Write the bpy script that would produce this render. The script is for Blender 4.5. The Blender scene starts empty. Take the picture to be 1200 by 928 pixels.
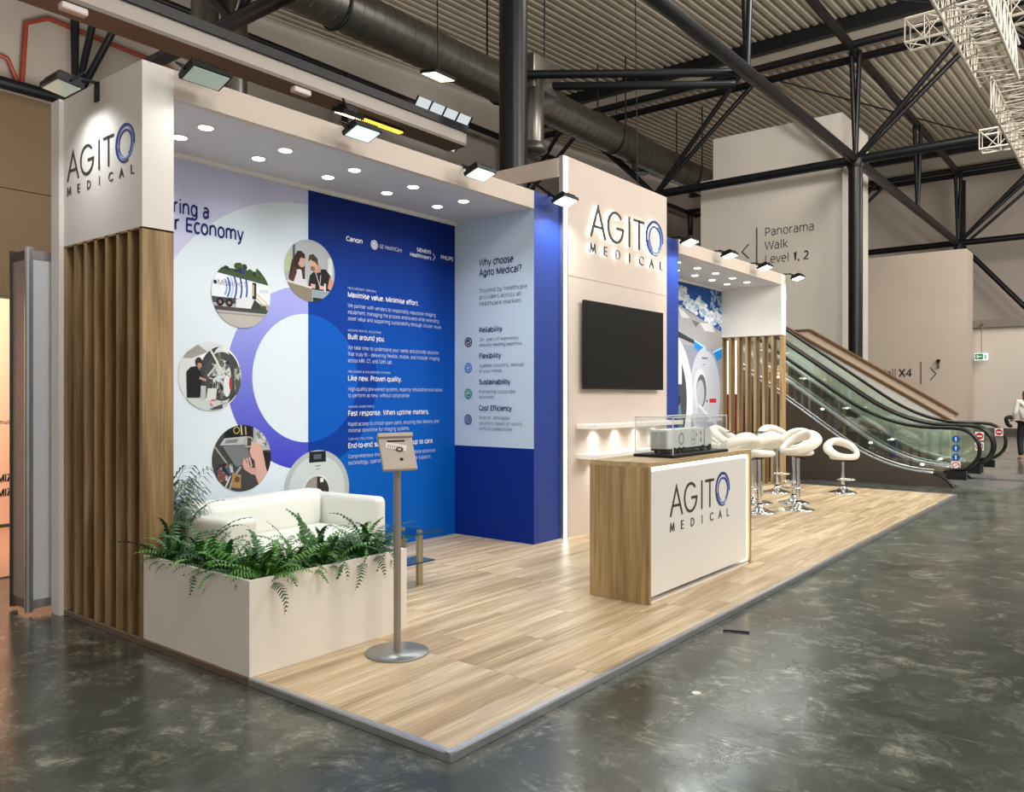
import bpy, bmesh, math, random
from mathutils import Vector, Matrix
random.seed(7)
R = math.radians
C = bpy.context.scene.collection
S = bpy.context.scene

# ------------------------------------------------------------------ camera, world, exposure, big lights
cam_d = bpy.data.cameras.new('camera')
cam = bpy.data.objects.new('camera', cam_d); C.objects.link(cam); S.camera = cam
cam.location = (-2.4204, -2.2354, 1.50)
cam.rotation_euler = (R(90), 0, R(-51.6614))
cam_d.sensor_width = 36; cam_d.lens = 36 * 942.4 / 1200; cam_d.shift_y = 1 / 1200
cam_d.clip_end = 300
S.view_settings.view_transform = 'Standard'; S.view_settings.look = 'None'
S.view_settings.gamma = 1; S.view_settings.use_curve_mapping = False
S.view_settings.exposure = 0.0
S.cycles.transparent_max_bounces = 32
w = bpy.data.worlds.new('world'); S.world = w; w.use_nodes = True
w.node_tree.nodes['Background'].inputs[0].default_value = (1.0, 0.95, 0.89, 1)
w.node_tree.nodes['Background'].inputs[1].default_value = 0.62

def area(name, loc, target, size, power, col=(1, 1, 1), size_y=None, parent=None, spread=None):
    d = bpy.data.lights.new(name, 'AREA'); d.energy = power; d.color = col; d.size = size
    if size_y: d.shape = 'RECTANGLE'; d.size_y = size_y
    if spread: d.spread = R(spread)
    o = bpy.data.objects.new(name, d); C.objects.link(o); o.location = loc
    o.rotation_euler = (Vector(target) - Vector(loc)).to_track_quat('-Z', 'Y').to_euler()
    if parent: o.parent = parent; o.location = Vector(loc) - parent.location
    return o
# hall high-bay lamps over the aisles (outside the frame, above and behind the viewer, and over the far aisle), then added unseen fills
area('hall_lamp_and_fill', (-1.5, -7.5, 9.5), (2.0, 2.0, 1), 3.5, 540, (1, .93, .87))
area('hall_lamp_and_fill', (7.0, -8.0, 9.5), (7.0, 2.0, 1), 3.5, 540, (1, .93, .87))
area('hall_lamp_and_fill', (17.0, -7.0, 9.5), (20.0, 3.0, 1.5), 4, 850, (1, .92, .84))
area('hall_lamp_and_fill', (28.0, -3.0, 9.0), (34.0, 4.0, 3), 4, 650, (1, .94, .88))

area('hall_lamp_and_fill', (14.0, 1.0, 12.4), (14.5, 3.0, 1), 2.5, 500, (1, .97, .92))  # added unseen fill that brightens the escalators from above
area('hall_lamp_and_fill', (15.0, 1.0, 12.2), (25.0, 8.0, 6), 3, 480, (1, .95, .88))  # added unseen fill aimed at the signposted building front
area('hall_lamp_and_fill', (8.0, -7.0, 6.5), (15.0, 4.0, 13.0), 3, 900, (1, .95, .88))  # added unseen uplight that lifts the roof deck
area('hall_lamp_and_fill', (4.0, 12.0, 6.0), (5.0, 19.0, 10.5), 2.5, 420, (1, .92, .84))  # added unseen fill to lighten the upper concrete wall
# ------------------------------------------------------------------ materials
def lin(c):
    f = lambda v: (v / 255 / 12.92) if v <= 10.31 else ((v / 255 + .055) / 1.055) ** 2.4
    return (f(c[0]), f(c[1]), f(c[2]), 1)
MATS = {}
def mat(name, col, rough=.5, metal=0, emit=None, es=0, spec=.5, noise=0, nscale=6, bump=0, coat=0):
    if name in MATS: return MATS[name]
    m = bpy.data.materials.new(name); m.use_nodes = True; n = m.node_tree; b = n.nodes['Principled BSDF']
    b.inputs['Base Color'].default_value = lin(col); b.inputs['Roughness'].default_value = rough
    b.inputs['Metallic'].default_value = metal; b.inputs['Specular IOR Level'].default_value = spec
    b.inputs['Coat Weight'].default_value = coat
    if emit: b.inputs['Emission Color'].default_value = lin(emit); b.inputs['Emission Strength'].default_value = es
    if noise or bump:
        tc = n.nodes.new('ShaderNodeTexCoord'); nt = n.nodes.new('ShaderNodeTexNoise')
        nt.inputs['Scale'].default_value = nscale; nt.inputs['Detail'].default_value = 5
        n.links.new(tc.outputs['Object'], nt.inputs['Vector'])
        if noise:
            mr = n.nodes.new('ShaderNodeMapRange'); mr.inputs['To Min'].default_value = 1 - noise; mr.inputs['To Max'].default_value = 1 + noise
            mr.inputs['From Min'].default_value = .3; mr.inputs['From Max'].default_value = .7
            n.links.new(nt.outputs[0], mr.inputs['Value'])
            mx = n.nodes.new('ShaderNodeVectorMath'); mx.operation = 'SCALE'; mx.inputs[0].default_value = lin(col)[:3]
            n.links.new(mr.outputs[0], mx.inputs['Scale']); n.links.new(mx.outputs[0], b.inputs['Base Color'])
        if bump:
            bp = n.nodes.new('ShaderNodeBump'); bp.inputs['Strength'].default_value = bump; bp.inputs['Distance'].default_value = .01
            n.links.new(nt.outputs[0], bp.inputs['Height']); n.links.new(bp.outputs[0], b.inputs['Normal'])
    MATS[name] = m; return m
def emis(name, col, s):
    if name in MATS: return MATS[name]
    m = bpy.data.materials.new(name); m.use_nodes = True; n = m.node_tree; n.nodes.clear()
    e = n.nodes.new('ShaderNodeEmission'); e.inputs[0].default_value = lin(col); e.inputs[1].default_value = s
    o = n.nodes.new('ShaderNodeOutputMaterial'); n.links.new(e.outputs[0], o.inputs[0]); MATS[name] = m; return m
def glass(name, tint, fac_min=.06, rough=.02):
    m = bpy.data.materials.new(name); m.use_nodes = True; n = m.node_tree; n.nodes.clear()
    t = n.nodes.new('ShaderNodeBsdfTransparent'); t.inputs[0].default_value = lin(tint)
    g = n.nodes.new('ShaderNodeBsdfGlossy'); g.inputs['Roughness'].default_value = rough
    lw = n.nodes.new('ShaderNodeLayerWeight'); lw.inputs[0].default_value = .35
    mr = n.nodes.new('ShaderNodeMapRange'); mr.inputs['To Min'].default_value = fac_min; mr.inputs['To Max'].default_value = .7 if fac_min > .05 else .22
    mx = n.nodes.new('ShaderNodeMixShader'); o = n.nodes.new('ShaderNodeOutputMaterial')
    n.links.new(lw.outputs['Facing'], mr.inputs[0]); n.links.new(mr.outputs[0], mx.inputs[0])
    n.links.new(t.outputs[0], mx.inputs[1]); n.links.new(g.outputs[0], mx.inputs[2]); n.links.new(mx.outputs[0], o.inputs[0]); MATS[name] = m
    return m
def wood(name, c1, c2, c3, axis, rough=.45, sc=1.0, plank=False):
    m = bpy.data.materials.new(name); m.use_nodes = True; n = m.node_tree; b = n.nodes['Principled BSDF']
    tc = n.nodes.new('ShaderNodeTexCoord'); oi = n.nodes.new('ShaderNodeObjectInfo')
    sp = n.nodes.new('ShaderNodeVectorMath'); sp.operation = 'SCALE'; sp.inputs[0].default_value = (37, 53, 71)
    n.links.new(oi.outputs['Random'], sp.inputs['Scale'])
    ad = n.nodes.new('ShaderNodeVectorMath'); ad.operation = 'ADD'
    n.links.new(tc.outputs['Object'], ad.inputs[0]); n.links.new(sp.outputs[0], ad.inputs[1])
    def nz(scale, stretch, det, dist=0):
        mp = n.nodes.new('ShaderNodeMapping'); v = [1, 1, 1]; v[axis] = stretch
        mp.inputs['Scale'].default_value = v; n.links.new(ad.outputs[0], mp.inputs[0])
        t = n.nodes.new('ShaderNodeTexNoise'); t.inputs['Scale'].default_value = scale; t.inputs['Detail'].default_value = det
        t.inputs['Distortion'].default_value = dist; n.links.new(mp.outputs[0], t.inputs['Vector']); return t
    a = nz(9 * sc, .07, 6, .6); g = nz(70 * sc, .04, 4)
    cr = n.nodes.new('ShaderNodeValToRGB'); e = cr.color_ramp.elements
    e[0].position = .33; e[0].color = lin(c1); e[1].position = .68; e[1].color = lin(c3)
    k = cr.color_ramp.elements.new(.5); k.color = lin(c2)
    n.links.new(a.outputs[0], cr.inputs[0])
    mr = n.nodes.new('ShaderNodeMapRange'); mr.inputs['From Min'].default_value = .35; mr.inputs['From Max'].default_value = .65
    mr.inputs['To Min'].default_value = .80; mr.inputs['To Max'].default_value = 1.12; n.links.new(g.outputs[0], mr.inputs[0])
    mul = n.nodes.new('ShaderNodeVectorMath'); mul.operation = 'SCALE'; n.links.new(cr.outputs[0], mul.inputs[0]); n.links.new(mr.outputs[0], mul.inputs['Scale'])
    last = mul
    if plank:
        m2 = n.nodes.new('ShaderNodeMapRange'); m2.inputs['To Min'].default_value = .93; m2.inputs['To Max'].default_value = 1.06
        n.links.new(oi.outputs['Random'], m2.inputs[0])
        last = n.nodes.new('ShaderNodeVectorMath'); last.operation = 'SCALE'; n.links.new(mul.outputs[0], last.inputs[0]); n.links.new(m2.outputs[0], last.inputs['Scale'])
    n.links.new(last.outputs[0], b.inputs['Base Color'])
    b.inputs['Roughness'].default_value = rough; b.inputs['Specular IOR Level'].default_value = .4
    bp = n.nodes.new('ShaderNodeBump'); bp.inputs['Strength'].default_value = .12; bp.inputs['Distance'].default_value = .004
    n.links.new(g.outputs[0], bp.inputs['Height']); n.links.new(bp.outputs[0], b.inputs['Normal'])
    MATS[name] = m; return m

M_wall = mat('white_panel', (226, 221, 216), .55, noise=.015, nscale=3)
M_cream = mat('cream_panel', (208, 195, 183), .5, noise=.02, nscale=3)
M_soffit = mat('soffit_white', (212, 212, 216), .6)
M_floorwood = wood('oak_laminate_floor', (172, 146, 110), (204, 180, 144), (228, 210, 180), 0, .34, 1.0, True)
M_oak = wood('oak_veneer', (140, 112, 74), (170, 142, 100), (192, 166, 124), 2, .5, 1.0)
M_oakd = wood('oak_veneer_slat', (124, 98, 64), (158, 130, 90), (184, 154, 112), 2, .5, 1.2)
M_alu = mat('aluminium', (190, 192, 196), .32, .9, noise=.05, nscale=20)
M_aludark = mat('dark_aluminium', (92, 90, 88), .4, .7)
M_black = mat('black_plastic', (14, 14, 15), .45, spec=.35)
M_steel = mat('black_steel', (20, 21, 25), .38, .2, noise=.15, nscale=4)
M_chrome = mat('chrome', (225, 228, 232), .08, 1)
M_white = mat('white_lacquer', (238, 236, 230), .35)
M_leather = mat('white_leather', (232, 228, 216), .38, bump=.15, nscale=60)
M_sofa = mat('white_sofa_leather', (228, 230, 222), .42, bump=.12, nscale=50)
M_blue = mat('blue_panel', (16, 52, 138), .5)
M_glass = glass('clear_glass', (253, 254, 254), .015)
M_gglass = glass('green_glass', (246, 251, 248), .08, .03)
M_charcoal = mat('charcoal_letter', (62, 58, 56), .4)
M_logoblue = mat('logo_blue', (24, 58, 140), .4)
M_logolight = mat('logo_light_blue', (120, 150, 205), .4)
M_led = emis('led_white', (255, 250, 238), 7)
M_flood = emis('flood_lens', (235, 255, 250), 9)
M_flooddim = mat('flood_lens_dim', (150, 165, 150), .15, emit=(190, 205, 185), es=.35)
M_down = emis('downlight_lens', (255, 250, 240), 14)
M_beige_bld = mat('plaster_building', (200, 194, 184), .8, noise=.05, nscale=.5)
M_deck = mat('roof_deck_metal', (196, 187, 168), .5, .0, noise=.06, nscale=1)
M_fascia = mat('roof_step_cladding', (160, 152, 138), .7, noise=.08, nscale=.6)
M_duct = mat('galvanised_duct', (120, 118, 112), .33, .85, noise=.12, nscale=3)
M_print = bpy.data.materials.new('printed_graphic'); M_print.use_nodes = True
_n = M_print.node_tree; _a = _n.nodes.new('ShaderNodeAttribute'); _a.attribute_name = 'Col'
_n.links.new(_a.outputs['Color'], _n.nodes['Principled BSDF'].inputs['Base Color']); _n.nodes['Principled BSDF'].inputs['Roughness'].default_value = .6; _n.nodes['Principled BSDF'].inputs['Specular IOR Level'].default_value = .15

def floor_mat():
    m = bpy.data.materials.new('polished_concrete'); m.use_nodes = True; n = m.node_tree; b = n.nodes['Principled BSDF']
    tc = n.nodes.new('ShaderNodeTexCoord')
    def nz(scale, det, rough=.6, dist=0, st=(1, 1, 1), rot=0):
        mp = n.nodes.new('ShaderNodeMapping'); mp.inputs['Scale'].default_value = st; mp.inputs['Rotation'].default_value = (0, 0, rot)
        n.links.new(tc.outputs['Object'], mp.inputs[0])
        t = n.nodes.new('ShaderNodeTexNoise'); t.inputs['Scale'].default_value = scale; t.inputs['Detail'].default_value = det
        t.inputs['Roughness'].default_value = rough; t.inputs['Distortion'].default_value = dist
        n.links.new(mp.outputs[0], t.inputs['Vector']); return t
    def ramp(src, p0, c0, p1, c1):
        cr = n.nodes.new('ShaderNodeValToRGB'); e = cr.color_ramp.elements
        e[0].position = p0; e[0].color = c0; e[1].position = p1; e[1].color = c1; n.links.new(src, cr.inputs[0]); return cr
    base = ramp(nz(.8, 6, .6, .4).outputs[0], .35, lin((50, 56, 50)), .7, lin((76, 83, 76)))
    mid = ramp(nz(3.4, 10, .76, .8).outputs[0], .46, (0, 0, 0, 1), .74, (1, 1, 1, 1))
    fine = ramp(nz(6, 12, .85, .5, (1, .7, 1), R(40)).outputs[0], .50, (0, 0, 0, 1), .58, (1, 1, 1, 1))
    scr = ramp(nz(20, 5, .6, .4, (1, .05, 1), R(65)).outputs[0], .68, (0, 0, 0, 1), .74, (1, 1, 1, 1))
    mx = n.nodes.new('ShaderNodeMix'); mx.data_type = 'RGBA'; mx.inputs[7].default_value = lin((122, 126, 116))
    n.links.new(base.outputs[0], mx.inputs[6])
    m0 = n.nodes.new('ShaderNodeMath'); m0.operation = 'MULTIPLY'; n.links.new(mid.outputs[0], m0.inputs[0]); m0.inputs[1].default_value = .6; n.links.new(m0.outputs[0], mx.inputs[0])
    mx2 = n.nodes.new('ShaderNodeMix'); mx2.data_type = 'RGBA'; mx2.inputs[7].default_value = lin((178, 178, 164)); n.links.new(mx.outputs[2], mx2.inputs[6])
    mm = n.nodes.new('ShaderNodeMath'); mm.operation = 'MULTIPLY'; n.links.new(fine.outputs[0], mm.inputs[0]); n.links.new(mid.outputs[0], mm.inputs[1])
    ma = n.nodes.new('ShaderNodeMath'); ma.operation = 'MULTIPLY_ADD'; n.links.new(scr.outputs[0], ma.inputs[0]); ma.inputs[1].default_value = .25
    n.links.new(mm.outputs[0], ma.inputs[2]); ma.use_clamp = True
    n.links.new(ma.outputs[0], mx2.inputs[0])
    n.links.new(mx2.outputs[2], b.inputs['Base Color'])
    rr = n.nodes.new('ShaderNodeMapRange'); rr.inputs['From Min'].default_value = .3; rr.inputs['From Max'].default_value = .7
    rr.inputs['To Min'].default_value = .13; rr.inputs['To Max'].default_value = .30
    n.links.new(nz(1.7, 8, .7, 1.0).outputs[0], rr.inputs[0]); n.links.new(rr.outputs[0], b.inputs['Roughness'])
    b.inputs['Specular IOR Level'].default_value = .6
    bp = n.nodes.new('ShaderNodeBump'); bp.inputs['Strength'].default_value = .06; bp.inputs['Distance'].default_value = .01
    n.links.new(nz(5, 6, .6, .5).outputs[0], bp.inputs['Height']); n.links.new(bp.outputs[0], b.inputs['Normal'])
    return m
M_floor = floor_mat()

# ------------------------------------------------------------------ mesh helpers
class MB:
    def __init__(s): s.v = []; s.f = []; s.mi = []; s.sm = []; s.col = []
    def add(s, vs, fs, mi=0, sm=False, col=None):
        k = len(s.v); s.v += [tuple(p) for p in vs]
        for f in fs: s.f.append([k + i for i in f]); s.mi.append(mi); s.sm.append(sm); s.col.append(col)
        return s
    def box(s, x0, x1, y0, y1, z0, z1, mi=0):
        vs = [(x, y, z) for z in (z0, z1) for y in (y0, y1) for x in (x0, x1)]
        return s.add(vs, [(0, 2, 3, 1), (4, 5, 7, 6), (0, 1, 5, 4), (2, 6, 7, 3), (0, 4, 6, 2), (1, 3, 7, 5)], mi)
    def obox(s, c, half, rot, mi=0):           # oriented box, rot a Matrix 3x3
        vs = [Vector(c) + rot @ Vector((a * half[0], b * half[1], d * half[2])) for d in (-1, 1) for b in (-1, 1) for a in (-1, 1)]
        return s.add(vs, [(0, 2, 3, 1), (4, 5, 7, 6), (0, 1, 5, 4), (2, 6, 7, 3), (0, 4, 6, 2), (1, 3, 7, 5)], mi)
    def rbox(s, x0, x1, y0, y1, z0, z1, r, mi=0, seg=3):   # rounded box
        bm = bmesh.new(); bmesh.ops.create_cube(bm, size=1)
        for v in bm.verts: v.co = Vector(((x0 + x1) / 2 + v.co.x * (x1 - x0), (y0 + y1) / 2 + v.co.y * (y1 - y0), (z0 + z1) / 2 + v.co.z * (z1 - z0)))
        bmesh.ops.bevel(bm, geom=list(bm.edges), offset=r, segments=seg, affect='EDGES', profile=.5)
        bm.verts.index_update()
        s.add([v.co.copy() for v in bm.verts], [[v.index for v in f.verts] for f in bm.faces], mi, True); bm.free(); return s
    def prism(s, poly, fn, t0, t1, mi=0, sm=False):       # poly of (u,v); fn(u,v,t)->xyz
        n = len(poly); vs = [fn(u, v, t0) for u, v in poly] + [fn(u, v, t1) for u, v in poly]
        s.add(vs, [list(range(n))[::-1], list(range(n, 2 * n))], mi)
        return s.add(vs, [(i, (i + 1) % n, n + (i + 1) % n, n + i) for i in range(n)], mi, sm)
    def tube(s, pts, r, n=8, mi=0, closed=False, cap=True, sx=1.0):
        pts = [Vector(p) for p in pts]; m = len(pts); rs = r if isinstance(r, (list, tuple)) else [r] * m
        rings = []; prev = None
        for i, p in enumerate(pts):
            a = pts[i - 1] if (i or closed) else p; b = pts[(i + 1) % m] if (i < m - 1 or closed) else p
            d = (b - a).normalized()
            if prev is None:
                up = Vector((0, 0, 1)) if abs(d.z) < .95 else Vector((1, 0, 0)); e = d.cross(up).normalized()
            else: e = (prev - d * prev.dot(d)).normalized()
            prev = e; g = e.cross(d)
            rings.append([p + (e * math.cos(2 * math.pi * k / n) * sx + g * math.sin(2 * math.pi * k / n)) * rs[i] for k in range(n)])
        vs = [q for ring in rings for q in ring]; fs = []
        for i in range(m if closed else m - 1):
            j = (i + 1) % m
            for k in range(n): fs.append((i * n + k, i * n + (k + 1) % n, j * n + (k + 1) % n, j * n + k))
        s.add(vs, fs, mi, True)
        if cap and not closed: s.add(rings[0], [list(range(n))], mi); s.add(rings[-1], [list(range(n))[::-1]], mi)
        return s
    def lathe(s, prof, c, n=24, mi=0, sm=True):
        vs = []; fs = []
        for r, z in prof:
            for k in range(n): a = 2 * math.pi * k / n; vs.append((c[0] + r * math.cos(a), c[1] + r * math.sin(a), c[2] + z))
        for i in range(len(prof) - 1):
            for k in range(n): fs.append((i * n + k, i * n + (k + 1) % n, (i + 1) * n + (k + 1) % n, (i + 1) * n + k))
        s.add(vs, fs, mi, sm)
        s.add(vs[:n], [list(range(n))[::-1]], mi); s.add(vs[-n:], [list(range(n))], mi); return s
    def build(s, name, m, parent=None, loc=None):
        me = bpy.data.meshes.new(name)
        off = Vector((0, 0, 0))
        if parent is not None: off = parent_world(parent)
        if loc is None and parent is None and s.v:
            xs = [p[0] for p in s.v]; ys = [p[1] for p in s.v]; zs = [p[2] for p in s.v]
            loc = Vector(((min(xs) + max(xs)) / 2, (min(ys) + max(ys)) / 2, min(zs)))
        base = Vector(loc) if loc is not None else off
        me.from_pydata([tuple(Vector(p) - base) for p in s.v], [], s.f)
        for mm in (m if isinstance(m, (list, tuple)) else [m]): me.materials.append(mm)
        me.polygons.foreach_set('material_index', s.mi); me.polygons.foreach_set('use_smooth', s.sm)
        if any(c is not None for c in s.col):
            ca = me.color_attributes.new('Col', 'FLOAT_COLOR', 'CORNER')
            for p, c in zip(me.polygons, s.col):
                for li in p.loop_indices:
                    cc = c(s.v[me.loops[li].vertex_index]) if callable(c) else c
                    ca.data[li].color = lin(cc or (128, 128, 128))
        me.update()
        o = bpy.data.objects.new(name, me); C.objects.link(o)
        if parent is not None: o.parent = parent; o.location = base - off
        else: o.location = base
        return o
def parent_world(p):
    l = Vector(p.location)
    while p.parent: p = p.parent; l = l + Vector(p.location)
    return l
def tag(o, label=None, cat=None, group=None, kind=None):
    if label: o['label'] = label
    if cat: o['category'] = cat
    if group: o['group'] = group
    if kind: o['kind'] = kind
    return o
def thing(name, label, cat, loc=(0, 0, 0), group=None, kind=None, rz=0):
    o = bpy.data.objects.new(name, None); C.objects.link(o); o.empty_display_size = .1
    o.location = loc; o.rotation_euler = (0, 0, rz); return tag(o, label, cat, group, kind)
def struct(name, b, m, label=None): o = b.build(name, m); o['kind'] = 'structure'; return tag(o, label)
def copy_tree(o, parent=None):
    c = o.copy(); C.objects.link(c)
    if parent is not None: c.parent = parent
    for ch in [x for x in o.children]: copy_tree(ch, c)
    return c
def bev(o, wd=.004, seg=2):
    m = o.modifiers.new('bevel', 'BEVEL'); m.width = wd; m.segments = seg; m.limit_method = 'ANGLE'; m.angle_limit = R(40); return o

# ---- a plain sans lettering built from strokes (x height .54, cap height .72)
def _a(cx, cy, rx, ry, a0, a1, n=12): return [(cx + rx * math.cos(R(a0 + (a1 - a0) * i / n)), cy + ry * math.sin(R(a0 + (a1 - a0) * i / n))) for i in range(n + 1)]
X_ = .54; K = .72; h_ = X_ / 2
GL = {
'a': (.52, [[(.42, 0), (.42, .36)] + _a(.25, .36, .17, .18, 0, 150, 8), _a(.22, .16, .16, .16, 90, 270, 10) + [(.42, .10)], [(.22, .32), (.42, .33)]]),
'b': (.58, [[(.08, 0), (.08, .76)], _a(.29, h_, .21, h_, 0, 360, 18)]), 'c': (.46, [_a(.28, h_, .22, h_, 50, 310, 14)]),
'd': (.58, [[(.50, 0), (.50, .76)], _a(.29, h_, .21, h_, 0, 360, 18)]), 'e': (.54, [[(.07, .28), (.48, .28)] + _a(.28, h_, .21, h_, 5, 305, 16)]),
'f': (.33, [[(.12, 0), (.12, .60)] + _a(.25, .60, .13, .15, 180, 80, 6), [(.02, .50), (.30, .50)]]), 'g': (.58, [[(.50, .54), (.50, -.02)] + _a(.29, -.02, .21, .18, 0, -150, 10), _a(.29, h_, .21, h_, 0, 360, 18)]),
'h': (.58, [[(.08, 0), (.08, .76)], [(.08, .32)] + _a(.29, .34, .20, .20, 170, 0, 10) + [(.49, 0)]]), 'i': (.22, [[(.11, 0), (.11, .54)], [(.11, .66), (.11, .75)]]),
'j': (.22, [[(.11, .54), (.11, -.1), (.0, -.2)], [(.11, .66), (.11, .75)]]), 'k': (.50, [[(.08, 0), (.08, .76)], [(.45, .54), (.09, .22)], [(.20, .31), (.47, 0)]]), 'l': (.22, [[(.11, 0), (.11, .76)]]),
'm': (.88, [[(.08, 0), (.08, .54)], [(.08, .32)] + _a(.255, .36, .175, .18, 170, 0, 8) + [(.43, 0)], [(.43, .32)] + _a(.61, .36, .18, .18, 170, 0, 8) + [(.79, 0)]]),
'n': (.58, [[(.08, 0), (.08, .54)], [(.08, .32)] + _a(.29, .34, .20, .20, 170, 0, 10) + [(.49, 0)]]), 'o': (.58, [_a(.29, h_, .225, h_, 0, 360, 20)]),
'p': (.58, [[(.08, -.2), (.08, .54)], _a(.29, h_, .21, h_, 0, 360, 18)]), 'q': (.58, [[(.50, -.2), (.50, .54)], _a(.29, h_, .21, h_, 0, 360, 18)]),
'r': (.38, [[(.08, 0), (.08, .54)], [(.08, .30)] + _a(.27, .32, .19, .21, 175, 75, 6)]), 's': (.46, [_a(.235, .405, .16, .13, 40, 250, 10) + _a(.235, .135, .17, .135, 75, -145, 10)]),
't': (.34, [[(.14, .68), (.14, .14)] + _a(.26, .14, .12, .13, 180, 280, 6), [(.02, .50), (.31, .50)]]), 'u': (.58, [[(.09, .54)] + _a(.29, .20, .20, .19, 180, 360, 10) + [(.49, .54)], [(.49, .2), (.49, 0)]]),
'v': (.50, [[(.03, .54), (.25, 0), (.47, .54)]]), 'w': (.76, [[(.03, .54), (.20, 0), (.38, .52), (.56, 0), (.73, .54)]]), 'x': (.50, [[(.05, .54), (.45, 0)], [(.05, 0), (.45, .54)]]),
'y': (.50, [[(.03, .54), (.26, 0)], [(.47, .54), (.22, -.12), (.06, -.2)]]), 'z': (.46, [[(.05, .51), (.41, .51), (.05, .03), (.42, .03)]]),
'A': (.64, [[(.03, 0), (.32, K), (.61, 0)], [(.13, .24), (.51, .24)]]), 'B': (.62, [[(.09, 0), (.09, K)], [(.09, .69)] + _a(.32, .54, .17, .15, 90, -90, 8) + [(.09, .38)], [(.09, .38)] + _a(.32, .205, .21, .175, 90, -90, 8) + [(.09, .03)]]),
'C': (.62, [_a(.37, .36, .30, .34, 50, 310, 18)]), 'D': (.70, [[(.09, 0), (.09, K)], [(.09, .69)] + _a(.28, .36, .34, .33, 90, -90, 14) + [(.09, .03)]]), 'E': (.55, [[(.09, 0), (.09, K)], [(.09, .69), (.49, .69)], [(.09, .37), (.46, .37)], [(.09, .03), (.49, .03)]]),
'F': (.52, [[(.09, 0), (.09, K)], [(.09, .69), (.48, .69)], [(.09, .36), (.44, .36)]]), 'G': (.70, [_a(.38, .36, .31, .34, 50, 330, 18), [(.40, .34), (.65, .34), (.65, .10)]]), 'H': (.70, [[(.09, 0), (.09, K)], [(.61, 0), (.61, K)], [(.09, .37), (.61, .37)]]),
'I': (.26, [[(.13, 0), (.13, K)]]), 'K': (.60, [[(.09, 0), (.09, K)], [(.53, K), (.10, .28)], [(.22, .38), (.57, 0)]]), 'J': (.30, [[(.16, K), (.16, -.05), (.02, -.12)]]), 'Q': (.76, [_a(.38, .36, .31, .34, 0, 360, 22), [(.42, .10), (.60, -.12)]]), 'L': (.52, [[(.09, K), (.09, .03), (.48, .03)]]), 'M': (.86, [[(.09, 0), (.09, K)], [(.09, .68), (.43, .05), (.77, .68)], [(.77, 0), (.77, K)]]), 'N': (.72, [[(.09, 0), (.09, K)], [(.10, .68), (.62, .04)], [(.63, 0), (.63, K)]]),
'O': (.76, [_a(.38, .36, .31, .34, 0, 360, 22)]), 'P': (.58, [[(.09, 0), (.09, K)], [(.09, .69)] + _a(.32, .50, .20, .19, 90, -90, 10) + [(.09, .31)]]), 'R': (.60, [[(.09, 0), (.09, K)], [(.09, .69)] + _a(.30, .52, .19, .17, 90, -90, 10) + [(.09, .35)], [(.30, .35), (.54, 0)]]),
'S': (.54, [_a(.28, .53, .19, .16, 35, 250, 12) + _a(.26, .19, .21, .17, 75, -145, 12)]), 'T': (.56, [[(.28, 0), (.28, K)], [(.02, .69), (.54, .69)]]), 'U': (.70, [[(.09, K)] + _a(.35, .26, .26, .24, 180, 360, 12) + [(.61, K)]]),
'V': (.60, [[(.02, K), (.30, 0), (.58, K)]]), 'W': (.90, [[(.03, K), (.23, 0), (.45, .68), (.67, 0), (.87, K)]]), 'X': (.60, [[(.04, K), (.56, 0)], [(.04, 0), (.56, K)]]), 'Y': (.56, [[(.02, K), (.28, .34), (.54, K)], [(.28, .34), (.28, 0)]]), 'Z': (.56, [[(.06, .69), (.50, .69), (.06, .03), (.52, .03)]]),
'0': (.56, [_a(.28, .36, .21, .34, 0, 360, 20)]), '1': (.50, [[(.12, .58), (.30, .70), (.30, 0)]]), '2': (.56, [_a(.27, .50, .20, .20, 150, -35, 10) + [(.07, .03), (.50, .03)]]), '4': (.58, [[(.40, 0), (.40, .70), (.05, .20), (.55, .20)]]),
'.': (.22, [[(.11, 0), (.11, .09)]]), ',': (.22, [[(.13, .09), (.07, -.10)]]), '-': (.30, [[(.04, .27), (.26, .27)]]), '?': (.44, [_a(.21, .54, .17, .17, 150, -40, 8) + [(.20, .30), (.20, .20)], [(.20, 0), (.20, .09)]]), '+': (.56, [[(.28, .12), (.28, .56)], [(.06, .34), (.50, .34)]]),
'&': (.70, [[(.62, 0), (.16, .52)] + _a(.27, .57, .12, .13, 200, -40, 8) + _a(.25, .18, .19, .17, 130, 320, 8) + [(.56, .38)]]), ' ': (.32, [])}
def ribbon(pts, w):
    n = len(pts); L = []; Q = []
    for i, p in enumerate(pts):
        a = pts[max(i - 1, 0)]; b = pts[min(i + 1, n - 1)]; l = math.hypot(b[0] - a[0], b[1] - a[1]) or 1
        nx, ny = -(b[1] - a[1]) / l, (b[0] - a[0]) / l; k = 1
        if 0 < i < n - 1:
            l1 = math.hypot(p[0] - a[0], p[1] - a[1]) or 1; c = abs((-(p[1] - a[1]) * nx + (p[0] - a[0]) * ny) / l1); k = 1 / max(c, .45)
        ww = (w[i] if isinstance(w, list) else w) * k / 2
        L.append((p[0] + nx * ww, p[1] + ny * ww)); Q.append((p[0] - nx * ww, p[1] - ny * ww))
    return L, Q
def put_text(mb, s, fn, u, v, cap, width=None, bold=0.0, col=None, mi=0):
    tk = .045; adv = sum(GL[c][0] + tk for c in s); k = cap / K; kx = (width / adv) if width else k
    wt = .075 + bold * 4.2; x = 0
    for c in s:
        a, st = GL[c]
        for pl in st:
            L, Q = ribbon([(x + p, q) for p, q in pl], wt)
            for i in range(len(L) - 1):
                mb.add([fn(u + p * kx, v + q * k) for p, q in (L[i], Q[i], Q[i + 1], L[i + 1])], [(0, 1, 2, 3)], mi, False, col)
        x += a + tk

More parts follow.
